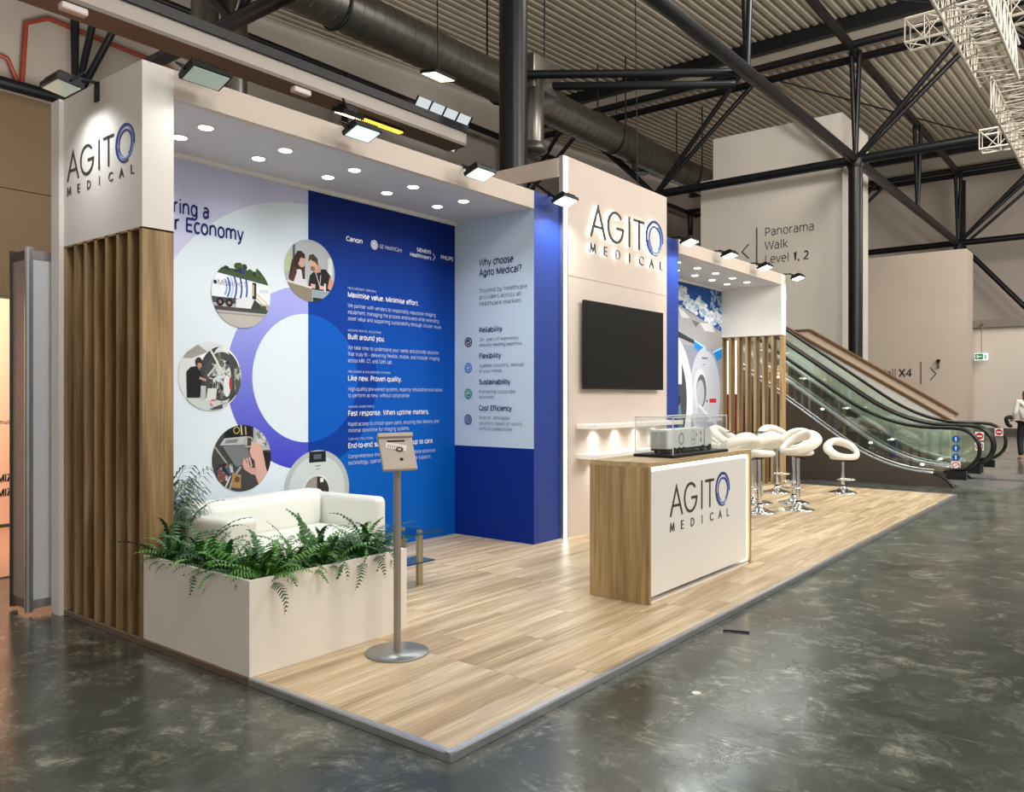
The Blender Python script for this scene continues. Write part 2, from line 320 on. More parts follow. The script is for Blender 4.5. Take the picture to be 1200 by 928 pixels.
# ---- clipping for round prints
def clip(poly, hull):
    out = [tuple(p) for p in poly]
    for i in range(len(hull)):
        a = hull[i]; b = hull[(i + 1) % len(hull)]; inp = out; out = []
        side = lambda p: (b[0] - a[0]) * (p[1] - a[1]) - (b[1] - a[1]) * (p[0] - a[0])
        for j in range(len(inp)):
            p = inp[j]; q = inp[(j + 1) % len(inp)]; sp, sq = side(p), side(q)
            if sp >= 0: out.append(p)
            if (sp >= 0) != (sq >= 0):
                t = sp / (sp - sq); out.append((p[0] + t * (q[0] - p[0]), p[1] + t * (q[1] - p[1])))
        if not out: return []
    return out
def circ(cx, cy, r, n=64, ry=None, a0=0, a1=360):
    ry = ry or r; full = abs(a1 - a0) >= 360
    return [(cx + r * math.cos(R(a0 + (a1 - a0) * i / (n if full else n - 1))), cy + ry * math.sin(R(a0 + (a1 - a0) * i / (n if full else n - 1)))) for i in range(n)]
class Flat:      # layered flat print; each layer a hair in front of the last
    def __init__(s, fn, hull=None, step=.00025, start=.001): s.mb = MB(); s.fn = fn; s.h = hull; s.d = start; s.step = step
    def poly(s, pts, col):
        if s.h: pts = clip(pts, s.h)
        if len(pts) > 2: s.mb.add([s.fn(u, v, s.d) for u, v in pts], [list(range(len(pts)))], 0, False, col)
        s.d += s.step
    def rect(s, u0, v0, u1, v1, col): s.poly([(u0, v0), (u1, v0), (u1, v1), (u0, v1)], col)
    def line(s, pts, w, col):
        d0 = s.d
        for (a, b), (c, d) in zip(pts[:-1], pts[1:]):
            L = math.hypot(c - a, d - b) or 1; nx, ny = -(d - b) / L * w / 2, (c - a) / L * w / 2
            s.d = d0; s.poly([(a - nx, b - ny), (c - nx, d - ny), (c + nx, d + ny), (a + nx, b + ny)], col)
    def ring(s, cx, cy, r0, r1, col, a0=0, a1=360, n=48, ry0=None, ry1=None):
        ry0 = ry0 or r0; ry1 = ry1 or r1; d0 = s.d
        for i in range(n):
            p, q = R(a0 + (a1 - a0) * i / n), R(a0 + (a1 - a0) * (i + 1) / n); s.d = d0
            s.poly([(cx + r0 * math.cos(p), cy + ry0 * math.sin(p)), (cx + r1 * math.cos(p), cy + ry1 * math.sin(p)), (cx + r1 * math.cos(q), cy + ry1 * math.sin(q)), (cx + r0 * math.cos(q), cy + ry0 * math.sin(q))], col)
    def text(s, t, u, v, cap, width=None, bold=0, col=(0, 0, 0)):
        put_text(s.mb, t, lambda a, b: s.fn(a, b, s.d), u, v, cap, width, bold, col); s.d += s.step

# ---- the exhibitor's logo (letters as strokes); W=1 wide, baseline v=0, cap height .208
def arc(cx, cy, r, a0, a1, n=20, ry=None):
    ry = ry or r
    return [(cx + r * math.cos(R(a0 + (a1 - a0) * i / n)), cy + ry * math.sin(R(a0 + (a1 - a0) * i / n))) for i in range(n + 1)]
def stroke(mb, pts, w, fn, t0, t1, mi):
    L, Q = ribbon(pts, w)
    for i in range(len(L) - 1): mb.prism([L[i], L[i + 1], Q[i + 1], Q[i]], fn, t0, t1, mi)
H = .208
def logo_letters():
    w = .0185; q = .0075; h = .062; b = -.106; out = []
    out.append(('letter', [([(.010, 0), (.098, H - .01), (.186, 0)], w, 0), ([(.044, .070), (.152, .070)], w * .9, 0)]))
    out.append(('letter', [(arc(.318, H / 2, .096, 42, 355, 30, H / 2 - w / 2 + .004), w, 0), ([(.414 + w / 2, H / 2 - .004), (.330, H / 2 - .004)], w, 0)]))
    out.append(('letter', [([(.500, 0), (.500, H)], w, 0)]))
    out.append(('letter', [([(.560, H - w / 2), (.710, H - w / 2)], w, 0), ([(.637, 0), (.637, H)], w, 0)]))
    cx, cy = .868, .112
    out.append(('ring_emblem', [(arc(cx, cy, .122, -10, 290, 40), [.006 + .016 * math.sin(math.pi * i / 40) for i in range(41)], 0), (arc(cx, cy, .103, 190, 425, 36), [.004 + .012 * math.sin(math.pi * i / 36) for i in range(37)], 1), (arc(cx, cy, .086, -60, 250, 36), [.004 + .010 * math.sin(math.pi * i / 36) for i in range(37)], 0)]))
    S_ = lambda x, *pl: out.append(('small_letter', [([(x + a, b + c) for a, c in pts], q, 0) for pts in pl]))
    S_(.005, [(0, 0), (.009, h)], [(.009, h), (.030, .006)], [(.030, .006), (.051, h)], [(.051, h), (.060, 0)])
    S_(.170, [(.036, h - .004), (.004, h - .004), (.004, .004), (.036, .004)], [(.004, h / 2), (.034, h / 2)])
    S_(.322, [(.004, .0), (.004, h - .004)] + arc(.015, h / 2, .034, 90, -90, 12, h / 2 - .004) + [(.004, .004)])
    S_(.505, [(0, 0), (0, h)]); S_(.640, arc(.034, h / 2, .032, 45, 315, 16, h / 2 - .004))
    S_(.790, [(0, 0), (.028, h - .004), (.056, 0)], [(.011, .022), (.045, .022)]); S_(.945, [(.004, h), (.004, .004), (.038, .004)])
    return out
LOGO = logo_letters()
def put_logo(parent, fn, W, t0, t1, glow=None):     # fn(u,v,t)
    sc = lambda w, f=1: [q * W * f for q in w] if isinstance(w, list) else w * W * f
    for name, sts in LOGO:
        a = MB()
        for pts, w, k in sts: stroke(a, [(x * W, y * W) for x, y in pts], sc(w), fn, t0, t1, k)
        o = a.build(name, [M_logoblue, M_logolight] if name == 'ring_emblem' else M_charcoal, parent)
        if name == 'ring_emblem': o['label'] = 'blue swirl ring emblem forming the last big letter'
        if glow:
            g = MB()
            for pts, w, k in sts: stroke(g, [(x * W, y * W) for x, y in pts], sc(w, .8), fn, glow[0], glow[1], 0)
            tag(g.build('halo_light', glow[2], parent), 'white halo light behind the letter')

# ==================================================================== SETTING: the hall
struct('floor', MB().box(-14, 48, -16, 30, -.2, 0), M_floor, 'dark polished grey green concrete hall floor with scuffs')
# wood-backed far and side walls
M_brownwall = mat('brown_cladding', (112, 94, 70), .8, noise=.08, nscale=.4)
M_conc = mat('concrete_wall', (170, 162, 152), .85, noise=.10, nscale=.35)
M_far = mat('far_wall_plaster', (196, 186, 176), .85, noise=.05, nscale=.3)
wl = MB().box(-14, 48, 19.4, 19.7, 8.8, 14.0)
struct('wall_left', wl, M_conc, 'grey concrete upper wall behind the stand')
bl = thing('wall_back', 'brown clad lower wall at the far left', None, (0, 19.3, 0), kind='structure')
xx = -14.0
while xx < 26:
    for z0, z1 in ((0, 3.9), (3.92, 6.5), (6.52, 8.8)):
        MB().box(xx, xx + 3.08, 19.25, 19.4, z0, z1).build('panel', M_brownwall, bl)
    xx += 3.1
struct('wall_far', MB().box(44, 44.3, -16, 20, 4.3, 14.0), M_far, 'pale plaster end wall of the hall behind the trusses')
struct('wall_right', MB().box(34, 34.3, -16, 20, 0, 4.35).box(34, 44, -16, 20, 4.3, 4.4), M_far, 'pale lower wall at the end of the hall')
struct('baseboard_far', MB().box(33.94, 34, -16, 3.2, 0, .28), mat('dark_base', (66, 62, 58), .6))
struct('trim_1', MB().box(33.8, 34, -16, 3.2, 4.22, 4.52), mat('cable_tray', (112, 106, 96), .6), 'grey cable tray along the end wall')

# roof deck bays, stepped
def deck(x0, x1, z0, z1, y0=-14, y1=19.3, pitch=.30, name='ceiling'):
    mb = MB(); y = y0; prof = []
    while y < y1:
        prof += [(y, 0), (y + pitch * .42, 0), (y + pitch * .55, .07), (y + pitch * .87, .07)]; y += pitch
    vs = []
    for x, z in ((x0, z0), (x1, z1)):
        for yy, dz in prof: vs.append((x, yy, z + dz))
    n = len(prof); mb.add(vs, [(i, i + 1, n + i + 1, n + i) for i in range(n - 1)])
    return struct(name, mb, M_deck, 'corrugated beige metal roof deck with ribs along the hall')
deck(-14, 8.0, 13.0, 13.9); struct('trim_2', MB().box(8.0, 8.15, -14, 19.3, 12.9, 14.0), M_fascia)
deck(8.2, 25.2, 13.0, 13.9); struct('trim_3', MB().box(25.2, 25.35, -14, 19.3, 12.9, 14.0), M_fascia, 'smooth beige step between two roof bays')
deck(25.4, 42.3, 13.0, 13.9); struct('trim_4', MB().box(42.3, 42.45, -14, 19.3, 12.9, 14.0), M_fascia)
deck(42.5, 45, 13.0, 13.2)
sk = thing('window_1', 'bright slanted roof window seen under the duct', None, (19.5, 18, 11.8), kind='structure')
MB().add([(18.0, 18.2, 12.25), (20.9, 18.2, 12.25), (20.9, 19.1, 11.1), (18.0, 19.1, 11.1)], [(0, 1, 2, 3)]).build('pane', emis('daylight_pane', (225, 232, 235), .9), sk)
for i in range(5):
    xa = 18.0 + i * .725; MB().tube([(xa, 18.15, 12.25), (xa, 19.05, 11.1)], .035, 6).build('mullion', M_steel, sk)

# ---- black steel trusses
def bar(mb, a, b, r): mb.tube([a, b], r, 8)
def truss(axis, fixed, lo, hi, label, n0, n1, zl=8.8, zh=12.15, pitch=13.8, origin=4.84, sep=.55, rl=.15, rd=.085, rt=.13):
    P = (lambda s_, o, z: (s_, fixed + o, z)) if axis == 0 else (lambda s_, o, z: (fixed + o, s_, z))
    t = thing('steel_truss', label, 'truss', P((lo + hi) / 2, 0, zl))
    bar_ = MB(); bar(bar_, P(lo, 0, zl), P(hi, 0, zl), rl); bar_.build('lower_chord', M_steel, t)
    if axis == 0: sep = .12
    for o in ((0,) if axis == 0 else (-sep, sep)):
        b = MB(); bar(b, P(lo, o, zh), P(hi, o, zh), rt); b.build('upper_chord', M_steel, t)
    h = pitch / 2
    for k in range(n0, n1):
        c = origin + k * h
        for d in ((-1, 1) if axis else ()):
            for o in (-sep, sep):
                q = c + d * h / 2
                if lo - .1 <= c <= hi + .1 and lo - .1 <= q <= hi + .1:
                    b = MB(); bar(b, P(c, 0, zl), P(q, o, zh), rd); b.build('diagonal', M_steel, t)
        for o in ((-sep, sep) if axis == 0 else ()):
            if lo <= c <= hi: b = MB(); bar(b, P(c, 0, zl), P(c, o, zh), rd * .9); b.build('strut', M_steel, t)
    return t
truss(0, 4.84, -12, 41.5, 'long black roof truss running down the hall over the stand', -2, 5, pitch=17.1, origin=6.5)
truss(0, 18.64, -12, 41.5, 'black roof truss along the far left concrete wall', -2, 5, pitch=17.1, origin=6.5)
truss(1, 6.5, -9, 18.6, 'black cross truss above the near column', -2, 3)
truss(1, 23.6, -9, 18.6, 'black cross truss above the escalators with fanned diagonals', -2, 3)
truss(1, 40.7, -9, 18.6, 'black cross truss in front of the end wall of the hall', -2, 3)
def column(x, y, r, label):
    t = thing('steel_column', label, 'column', (x, y, 0), 'black roof columns')
    MB().lathe([(r, 0), (r, 8.75)], (x, y, 0), 20).build('shaft', M_steel, t)
    MB().box(x - r * 1.6, x + r * 1.6, y - r * 1.6, y + r * 1.6, 0, .03).build('base_plate', M_steel, t)
    MB().lathe([(r * 1.1, 0), (r * 1.3, .12), (r * 1.3, .25)], (x, y, 8.55), 20).build('cap', M_steel, t)
column(6.55, 4.84, .20, 'black round steel column rising behind the stand between the wings')
column(23.6, 4.84, .21, 'black round steel column at the corner of the signposted white building')
column(40.7, 4.84, .18, 'black slim steel column by the end wall of the hall')
# purlins and rods
def rod(name, label, a, b, r, group=None, m=None): o = MB().tube([a, b], r, 6).build(name, m or M_steel); return tag(o, label, 'rod', group)
rod('tie_rod', 'thin black tie rod crossing under the ribbed roof, upper middle', (14, 9.5, 12.4), (23.4, 1.5, 12.4), .03)
rod('tie_rod', 'thin black tie rod on the right running to the white lattice truss', (23.6, 1.4, 12.4), (40.5, -5, 12.4), .03)
rod('tie_rod', 'thin black tie rod crossing the right roof bay on a slant', (23.7, 8.3, 12.4), (40.5, 1.4, 12.4), .03)
rod('tie_rod', 'thin black tie rod left of the duct elbow under the roof', (7, 11, 12.9), (15, 7.5, 12.9), .03)
tag(MB().tube([(41.8, 4.84, 8.8), (41.8, 1.2, 4.4)], .12, 8).build('wall_brace', M_steel), 'black brace slanting down across the end wall', 'brace')
tag(MB().tube([(41.8, 4.84, 8.8), (41.8, 1.2, 12)], .07, 8).build('wall_brace', M_steel), 'black brace slanting up across the end wall', 'brace')
tag(MB().box(41.7, 41.9, 4.7, 4.98, 0, 12).build('wall_post', M_steel), 'black post standing against the end wall', 'post')

for i, (x, z) in enumerate(((7.85, 13.7), (25.0, 13.7), (42.1, 13.7))):
    tag(MB().box(x - .12, x + .12, -14, 19.3, z - .25, z + .2).build('purlin', M_steel), ('black cross beam at the roof step above the near column', 'black cross beam along the upper edge of the big beige roof step', 'black cross beam at the farthest roof step')[i], 'beam')
for i, dx in enumerate((0, .5)):
    tag(MB().tube([(15.05 + dx, 4.84 + dx, 8.8), (12.0 + dx, 8.9 + dx, 8.8)], .10, 8).build('roof_brace', M_steel), ('front' if i == 0 else 'rear') + ' one of two level black tubes meeting the long truss', 'brace')

# ---- pale rail beam over the stand
t = thing('rail_beam', 'long pale grey beam with brown underside above the stand', 'beam', (-2, 5.6, 5.1))
MB().box(-13, 6.3, 5.5, 5.53, 5.16, 5.31).build('web', mat('pale_beam', (178, 172, 164), .6), t)
MB().box(-13, 6.3, 5.5, 5.86, 5.12, 5.16).build('soffit_board', mat('beam_brown', (128, 120, 112), .7), t)
MB().box(-13, 6.3, 5.46, 5.75, 5.31, 5.41).build('top_rail', M_steel, t)
for x in (.9, 3.45):
    tag(MB().rbox(x - .12, x + .12, 5.52, 5.62, 5.05, 5.12, .02).build('smoke_detector', M_wall), 'small white housing under the pale beam, ' + ('left above the logo header' if x < 2 else 'next to the warm lamp'), 'detector')

# ---- ducts
def spiral(name, label, a, b, r, ribs, m=M_duct):
    a, b = Vector(a), Vector(b); t = thing(name, label, 'duct', a)
    MB().tube([a, b], r, 28, cap=True).build('pipe', m, t)
    d = (b - a) / ribs
    for i in range(ribs):
        p = a + d * i; MB().tube([p, p + d * .18], r * 1.018, 24).build('seam', m, t)
    return t
spiral('spiral_duct', 'large galvanised spiral duct running the length of the hall', (4.0, 12.3, 10.45), (40, 12.3, 10.45), .52, 110)
t = thing('duct_outlet', 'galvanised duct box with round nozzle hanging beside the near column', 'duct', (12.7, 9.0, 9.2))
MB().rbox(12.2, 13.3, 8.7, 9.4, 8.55, 9.35, .03).build('box', M_duct, t)
MB().lathe([(.25, 0), (.25, 1.35), (.30, 1.36), (.30, 1.5)], (12.45, 8.9, 7.35), 24).build('pipe', M_duct, t)
MB().tube([(12.4, 9.05, 9.3), (12.4, 9.05, 13.2)], .02, 6).tube([(13.1, 9.05, 9.3), (13.1, 9.05, 13.2)], .02, 6).build('hanger_rod', M_steel, t)
MB().lathe([(.18, -.25), (.33, -.2), (.33, -.12), (.25, 0)], (12.45, 8.9, 7.35), 24).build('nozzle', M_aludark, t)
t = thing('duct_elbow', 'smaller duct elbow above the far part of the spiral duct', 'duct', (25.9, 13.6, 11.2))
MB().tube([(22.6, 13.6, 11.65)] + [(25.2 + .55 * math.sin(R(a)), 13.6, 11.1 + .55 * math.cos(R(a))) for a in range(0, 91, 15)] + [(25.75, 13.6, 10.4)], .30, 20).build('pipe', M_duct, t)
MB().lathe([(.36, 0), (.36, .1)], (25.75, 13.6, 10.35), 20).build('flange', M_aludark, t)
MB().tube([(24, 13.6, 11.9), (24, 13.6, 13.8)], .02, 6).build('hanger_rod', M_steel, t)
for i, x in enumerate((3.6, 4.35)):
    tag(MB().lathe([(.30, 0), (.30, 5.2)], (x + 4, 14.6, 7.0), 24).build('riser_duct', M_duct), ('left' if i == 0 else 'right') + ' one of the two shiny upright ducts behind the pale beam', 'duct')
for i in range(5):
    x = 9.5 + i * 6
    t = thing('duct_hanger', '%s black strap hanger along the spiral duct' % ('first', 'second', 'third', 'fourth', 'fifth')[i], 'hanger', (x, 12.3, 10), 'duct hangers')
    MB().tube([(x, 12.3 + .56 * math.cos(R(a)), 10.45 + .56 * math.sin(R(a))) for a in range(180, 361, 20)], .03, 6).build('strap', M_steel, t)
    MB().tube([(x, 11.74, 10.45), (x, 11.74, 13.1)], .03, 6).build('rod', M_steel, t)
    MB().tube([(x, 12.86, 10.45), (x, 12.86, 13.1)], .03, 6).build('rod', M_steel, t)
tag(MB().tube([(-2, 19.2, 10.2), (3.2, 19.2, 10.0), (5.2, 19.2, 9.6), (5.5, 19.2, 8.9)], .06, 8).tube([(5.5, 19.2, 8.9), (5.6, 19.2, 10.6), (6.1, 19.2, 10.9), (9.2, 19.2, 10.7), (10.5, 19.2, 10.0)], .06, 8).build('sprinkler_pipe', mat('red_pipe', (150, 62, 44), .5)), 'red pipes bending over the concrete wall at top left', 'pipe')

# ---- white lattice box trusses, top right
M_latt = mat('white_lattice', (196, 190, 178), .5, .2)
def lattice(label, a, b, w, step, group):
    a, b = Vector(a), Vector(b); d = b - a; L = d.length; u = d.normalized(); n = Vector((0, 0, 1)).cross(u).normalized(); z = Vector((0, 0, 1))
    t = thing('lattice_truss', label, 'truss', a, group)
    cs = [(-w / 2, -w / 2), (w / 2, -w / 2), (w / 2, w / 2), (-w / 2, w / 2)]
    for p, q in cs: MB().tube([a + n * p + z * q, b + n * p + z * q], .024, 8).build('tube', M_latt, t)
    k = int(L / step); br = MB()
    for i in range(k):
        for j in range(4):
            p, q = cs[j]; r_, s_ = cs[(j + 1) % 4]
            A = a + u * (i * step) + n * p + z * q; B = a + u * ((i + 1) * step) + n * r_ + z * s_
            if i % 2: A, B = a + u * (i * step) + n * r_ + z * s_, a + u * ((i + 1) * step) + n * p + z * q
            br.tube([A, B], .011, 5); br.tube([a + u * (i * step) + n * p + z * q, a + u * (i * step) + n * r_ + z * s_], .011, 5)
    o = br.build('bracing', M_latt, t); o['kind'] = 'stuff'
lattice('large white lattice truss hanging over the aisle at top right', (6.0, -.45, 6.55), (11.8, -.45, 6.55), .52, .30, 'white lattice trusses')
lattice('second white lattice truss continuing lower down at the right edge', (12.2, -.55, 6.3), (19.0, -.55, 6.3), .52, .30, 'white lattice trusses')
lattice('short white lattice truss crossing behind the large one at top right', (12.6, 1.0, 7.7), (12.6, -5.0, 7.7), .40, .30, 'white lattice trusses')
lattice('short white lattice truss low behind the right end of the large one', (17.5, .6, 7.0), (17.5, -4.0, 7.0), .40, .35, 'white lattice trusses')

# ---- the white building with wayfinding text
M_sign = mat('sign_charcoal', (52, 48, 46), .6)
t = thing('signposted_building', 'tall pale plastered building volume with wayfinding text above the far wing', 'building', (26, 8, 0))
MB().box(24.2, 27.2, 5.4, 10.25, 0, 9.15).build('lower_wall', M_beige_bld, t)
MB().box(24.2, 27.2, 5.4, 9.78, 9.15, 10.57).build('upper_wall', M_beige_bld, t)
fb = lambda u, v, d=.01: (24.2 - d, -u, v)
tx = MB()
put_text(tx, 'Panorama', fb, -7.92, 6.93, .27, 1.66); put_text(tx, 'Walk', fb, -7.92, 6.47, .27, .80)
put_text(tx, 'Level', fb, -7.92, 6.01, .27, .84); tx2 = MB(); put_text(tx2, '1, 2', fb, -6.98, 6.01, .27, .54, .016)
tx.build('wayfinding_text', M_sign, t); tx2.build('wayfinding_number', M_sign, t)
ar = MB(); s2 = lambda u, v, d: (24.2 - d, -u, v)
stroke(ar, [(-8.48, 6.73), (-8.72, 6.49), (-8.48, 6.24)], .035, s2, 0, .012, 0); ar.build('arrow_mark', M_sign, t)
MB().box(24.18, 24.2, 8.18, 8.21, 5.6, 7.25).build('divider_line', M_sign, t)
ar = MB(); stroke(ar, [(25.0, 5.3), (25.35, 4.45), (25.0, 3.6)], .12, lambda u, v, d: (u, 5.4 - d, v), 0, .02, 0); ar.build('arrow_mark', M_sign, t)

t = thing('hall_sign_building', 'lower beige wall block with hall number sign behind the escalators', 'building', (34, 6, 0))
MB().box(32.5, 33.9, 3.2, 19, 0, 7.18).build('wall', mat('beige_block', (192, 178, 164), .85, noise=.04, nscale=.4), t)
fb2 = lambda u, v, d=.01: (32.5 - d, -u, v)
q = MB(); put_text(q, 'Hall', fb2, -6.32, 2.31, .30, .64); q.build('wayfinding_text', M_sign, t)
q = MB(); put_text(q, 'X4', fb2, -5.60, 2.31, .30, .50, .018); q.build('wayfinding_number', M_sign, t)
MB().box(32.48, 32.5, 4.78, 4.81, 2.0, 2.88).build('divider_line', M_sign, t)
q = MB(); stroke(q, [(-4.46, 2.64), (-4.26, 2.40), (-4.46, 2.16)], .035, lambda u, v, d: (32.5 - d, -u, v), 0, .012, 0); q.build('arrow_mark', M_sign, t)
t = thing('wall_camera', 'small dark camera on the beige wall above the arrow', 'camera', (32.4, 4.16, 2.9))
MB().lathe([(.04, -.06), (.08, 0), (.06, .06)], (32.4, 4.16, 2.9), 12).build('dome', M_black, t); MB().box(32.38, 32.5, 4.14, 4.18, 2.62, 2.9).build('bracket', M_aludark, t)

XE = 33.6
t = thing('exit_sign', 'green and white emergency exit sign with arrow hanging by the end wall', 'sign', (XE, 2.87, 2.92))
MB().box(XE - .03, XE + .03, 2.64, 3.10, 2.93, 3.21).build('box', emis('exit_white', (225, 240, 228), 1.3), t)
MB().box(XE - .05, XE - .03, 2.81, 3.08, 2.96, 3.18).build('green_field', mat('exit_green', (18, 92, 58), .5, emit=(18, 92, 58), es=.8), t)
s3 = lambda u, v, d: (XE - .05 - d, -u, v)
q = MB(); stroke(q, [(-3.04, 3.07), (-2.85, 3.07)], .034, s3, 0, .01, 0); stroke(q, [(-2.97, 3.14), (-3.04, 3.07), (-2.97, 3.00)], .034, s3, 0, .01, 0); q.build('arrow_mark', M_white, t)
q = MB(); s4 = lambda u, v, d: (XE - .03 - d, -u, v); stroke(q, [(-2.74, 3.14), (-2.71, 3.06), (-2.76, 2.98)], .034, s4, 0, .01, 0); q.build('running_figure_mark', MATS['exit_green'], t)
MB().tube([(XE, 2.87, 3.21), (XE, 2.87, 4.35)], .012, 5).build('rod', M_aludark, t)
MB().box(XE - .03, 33.8, 2.84, 2.90, 4.33, 4.36).build('bracket', M_aludark, t)

# ==================================================================== ESCALATORS
Ysl = .72
def prof(z_flat, y_ben=1.35, y_end=9.0, zend=None):
    pts = []
    for i in range(9):
        y = y_ben - .75 + 1.5 * i / 8; s_ = (y - (y_ben - .75)) / 1.5; pts.append((y, z_flat + Ysl * 1.5 * s_ * s_ / 2))
    pts.append((y_end, z_flat + Ysl * .75 + Ysl * (y_end - y_ben - .75))); return pts
M_skirt = mat('escalator_cladding', (84, 76, 68), .35, .3, noise=.05, nscale=2)
M_step = mat('escalator_step', (92, 94, 94), .35, .7)
M_rub = mat('handrail_rubber', (14, 14, 15), .35)
def escalator(x0, label):
    t = thing('escalator', label, 'escalator', (x0 + .8, .3, 0))
    x1 = x0 + 1.60
    for side, xs in (('near', x0), ('far', x1 - .18)):
        # cladding below the deck
        low = [(.30, 0), (.40, .12), (.58, .20)] + prof(.22)
        poly = low + [(9.0, 0)]
        MB().prism(poly, lambda u, v, d: (d, u, v), xs, xs + .18).build('side_cladding', M_skirt, t)
        MB().tube([(xs + .02, y, z + .01) for y, z in [(.60, .205)] + prof(.22)], .028, 6).build('deck_trim', M_alu, t)
        MB().tube([(xs + .02, y, z) for y, z in [(.60, .21), (.52, .20), (.40, .13), (.32, .05), (.28, 0)]], .03, 6).build('front_trim', M_rub, t)
        # glass panels
        up = prof(.95); dn = prof(.22)
        f = lambda pr_, y: next(((a[1] + (b[1] - a[1]) * (y - a[0]) / (b[0] - a[0])) for a, b in zip(pr_[:-1], pr_[1:]) if a[0] <= y <= b[0]), pr_[0][1])
        ys = [.30, 1.15, 2.2, 3.6, 5.0, 6.4, 7.8, 8.95]
        for a, b in zip(ys[:-1], ys[1:]):
            ss = [a + (b - .015 - a) * i / 6 for i in range(7)]
            if a == .30:
                top = [(y, .95) for y in ss[::-1]]
                nose = [(.30 + .34 * math.cos(R(q_)) * 1.0, .61 + .34 * math.sin(R(q_))) for q_ in range(100, 261, 20)]
                poly = [(ss[-1], f(dn, ss[-1])), (.35, .22)][::-1] + [(y, f(up, y) if y > .6 else .95) for y in ss[::-1]] + nose
                poly = [(.35, .25), (ss[-1], f(dn, ss[-1]) if ss[-1] > .6 else .22)] + [(y, f(up, y) if y > .6 else .95) for y in ss[::-1]] + nose
            else: poly = [(y, f(dn, y)) for y in ss] + [(y, f(up, y)) for y in ss[::-1]]
            MB().prism(poly, lambda u, v, d: (d, u, v), xs + .085, xs + .097).build('glass_panel', M_gglass, t)
        hp = prof(.985)
        path = [(y, z) for y, z in hp[::-1]] + [(.42, .985), (.30, .985)]
        path += [(.26 + .345 * math.cos(R(a)), .635 + .345 * math.sin(R(a))) for a in range(90, 271, 15)] + [(.34, .285), (.44, .25)]
        # loop nose reaches forward of the glass
        MB().tube([(xs + .09, y, z) for y, z in path], .032, 8, sx=1.3).build('handrail', M_rub, t)
        MB().box(xs + .03, xs + .15, .10, .40, .13, .27).build('newel_box', M_rub, t)
        MB().tube([(xs + .17 if side == 'near' else xs + .01, y, z + .02) for y, z in prof(.24)], .018, 6).build('inner_skirt_trim', M_alu, t)
    sl = prof(.30)
    for k in range(8):
        y = 1.0 + k * .9; z = next(((a[1] + (b[1] - a[1]) * (y - a[0]) / (b[0] - a[0])) for a, b in zip(sl[:-1], sl[1:]) if a[0] <= y <= b[0]), .30)
        MB().box(x0 + .182, x0 + .188, y, y + .06, z - .10, z - .07).box(x1 - .188, x1 - .182, y, y + .06, z - .10, z - .07).build('skirt_fill_glow', M_led, t)  # small glowing blocks added to brighten the dark escalator inside
    MB().box(x0 + .18, x1 - .18, -.55, .85, .0, .03).build('comb_plate', M_alu, t)
    st = prof(.03); y = .9; k = 0
    while y < 8.6:
        z = next(((a[1] + (b[1] - a[1]) * (y - a[0]) / (b[0] - a[0])) for a, b in zip(st[:-1], st[1:]) if a[0] <= y <= b[0]), .03)
        z = max(z, .04)
        MB().box(x0 + .2, x1 - .2, y, y + .40, z - .0, z + .03).box(x0 + .2, x1 - .2, y, y + .02, max(z - .25, 0), z).build('step', M_step, t); y += .40; k += 1
    return t
e1 = escalator(12.5, 'nearer escalator with glass balustrade and black handrails beyond the far wing')
e2 = escalator(14.15, 'farther escalator beside the white stair parapet')
# warning pictograms on the first glass end
def pict(parent, x, y, zs, kinds):
    fl = Flat(lambda u, v, d: (x - d, -u, v), step=.0006)
    for z, k in zip(zs, kinds):
        if k == 'b': fl.poly(circ(-y, z, .06, 24), (24, 92, 168)); fl.poly(circ(-y, z + .018, .014, 10), (240, 240, 240)); fl.line([(-y, z + .005), (-y, z - .035)], .018, (240, 240, 240))
        else:
            fl.rect(-y - .07, z - .075, -y + .07, z + .075, (236, 236, 232)); fl.poly(circ(-y, z, .06, 24), (196, 34, 40)); fl.rect(-y - .04, z - .012, -y + .04, z + .012, (240, 240, 240))
            if k == 'w': fl.poly(circ(-y, z, .046, 20), (240, 240, 240)); fl.line([(-y - .04, z - .03), (-y + .04, z + .03)], .01, (196, 34, 40))
    fl.mb.build('pictogram', M_print, parent)
pict(e1, 12.585, .26, (.80, .65, .50, .36), 'bbbw')
pict(e1, 13.985, .12, (.80, .62), 'rw'); pict(e2, 15.58, .02, (.82,), 'r')

# stair parapet walls
M_par = mat('parapet_white', (232, 228, 220), .6); M_rail = mat('brown_rail', (104, 76, 48), .45)
t = thing('stair_parapet', 'white sloped stair parapet with brown wooden rail behind the escalators', 'parapet', (16.4, 4, 0))
MB().prism([(.99, 0), (9, 0), (9, 5.92), (.99, .98)], lambda u, v, d: (d, u, v), 16.25, 16.40).build('wall', M_par, t)
MB().prism([(.97, .97), (9.0, 5.92), (9.0, 5.98), (.97, 1.03)], lambda u, v, d: (d, u, v), 16.23, 16.42).build('rail', M_rail, t)
t = thing('stair_parapet', 'second sloped parapet with brown rail on the far side of the stair', 'parapet', (17.3, 2.6, 0))
MB().prism([(1.06, 0), (4.4, 0), (4.4, 3.08), (4.2, 3.08), (1.06, 1.11)], lambda u, v, d: (d, u, v), 17.3, 17.45).build('wall', mat('parapet_beige', (206, 190, 172), .6), t)
MB().prism([(1.02, 1.09), (4.2, 3.08), (4.9, 3.08), (4.9, 3.14), (4.18, 3.14), (1.02, 1.15)], lambda u, v, d: (d, u, v), 17.28, 17.47).build('rail', M_rail, t)

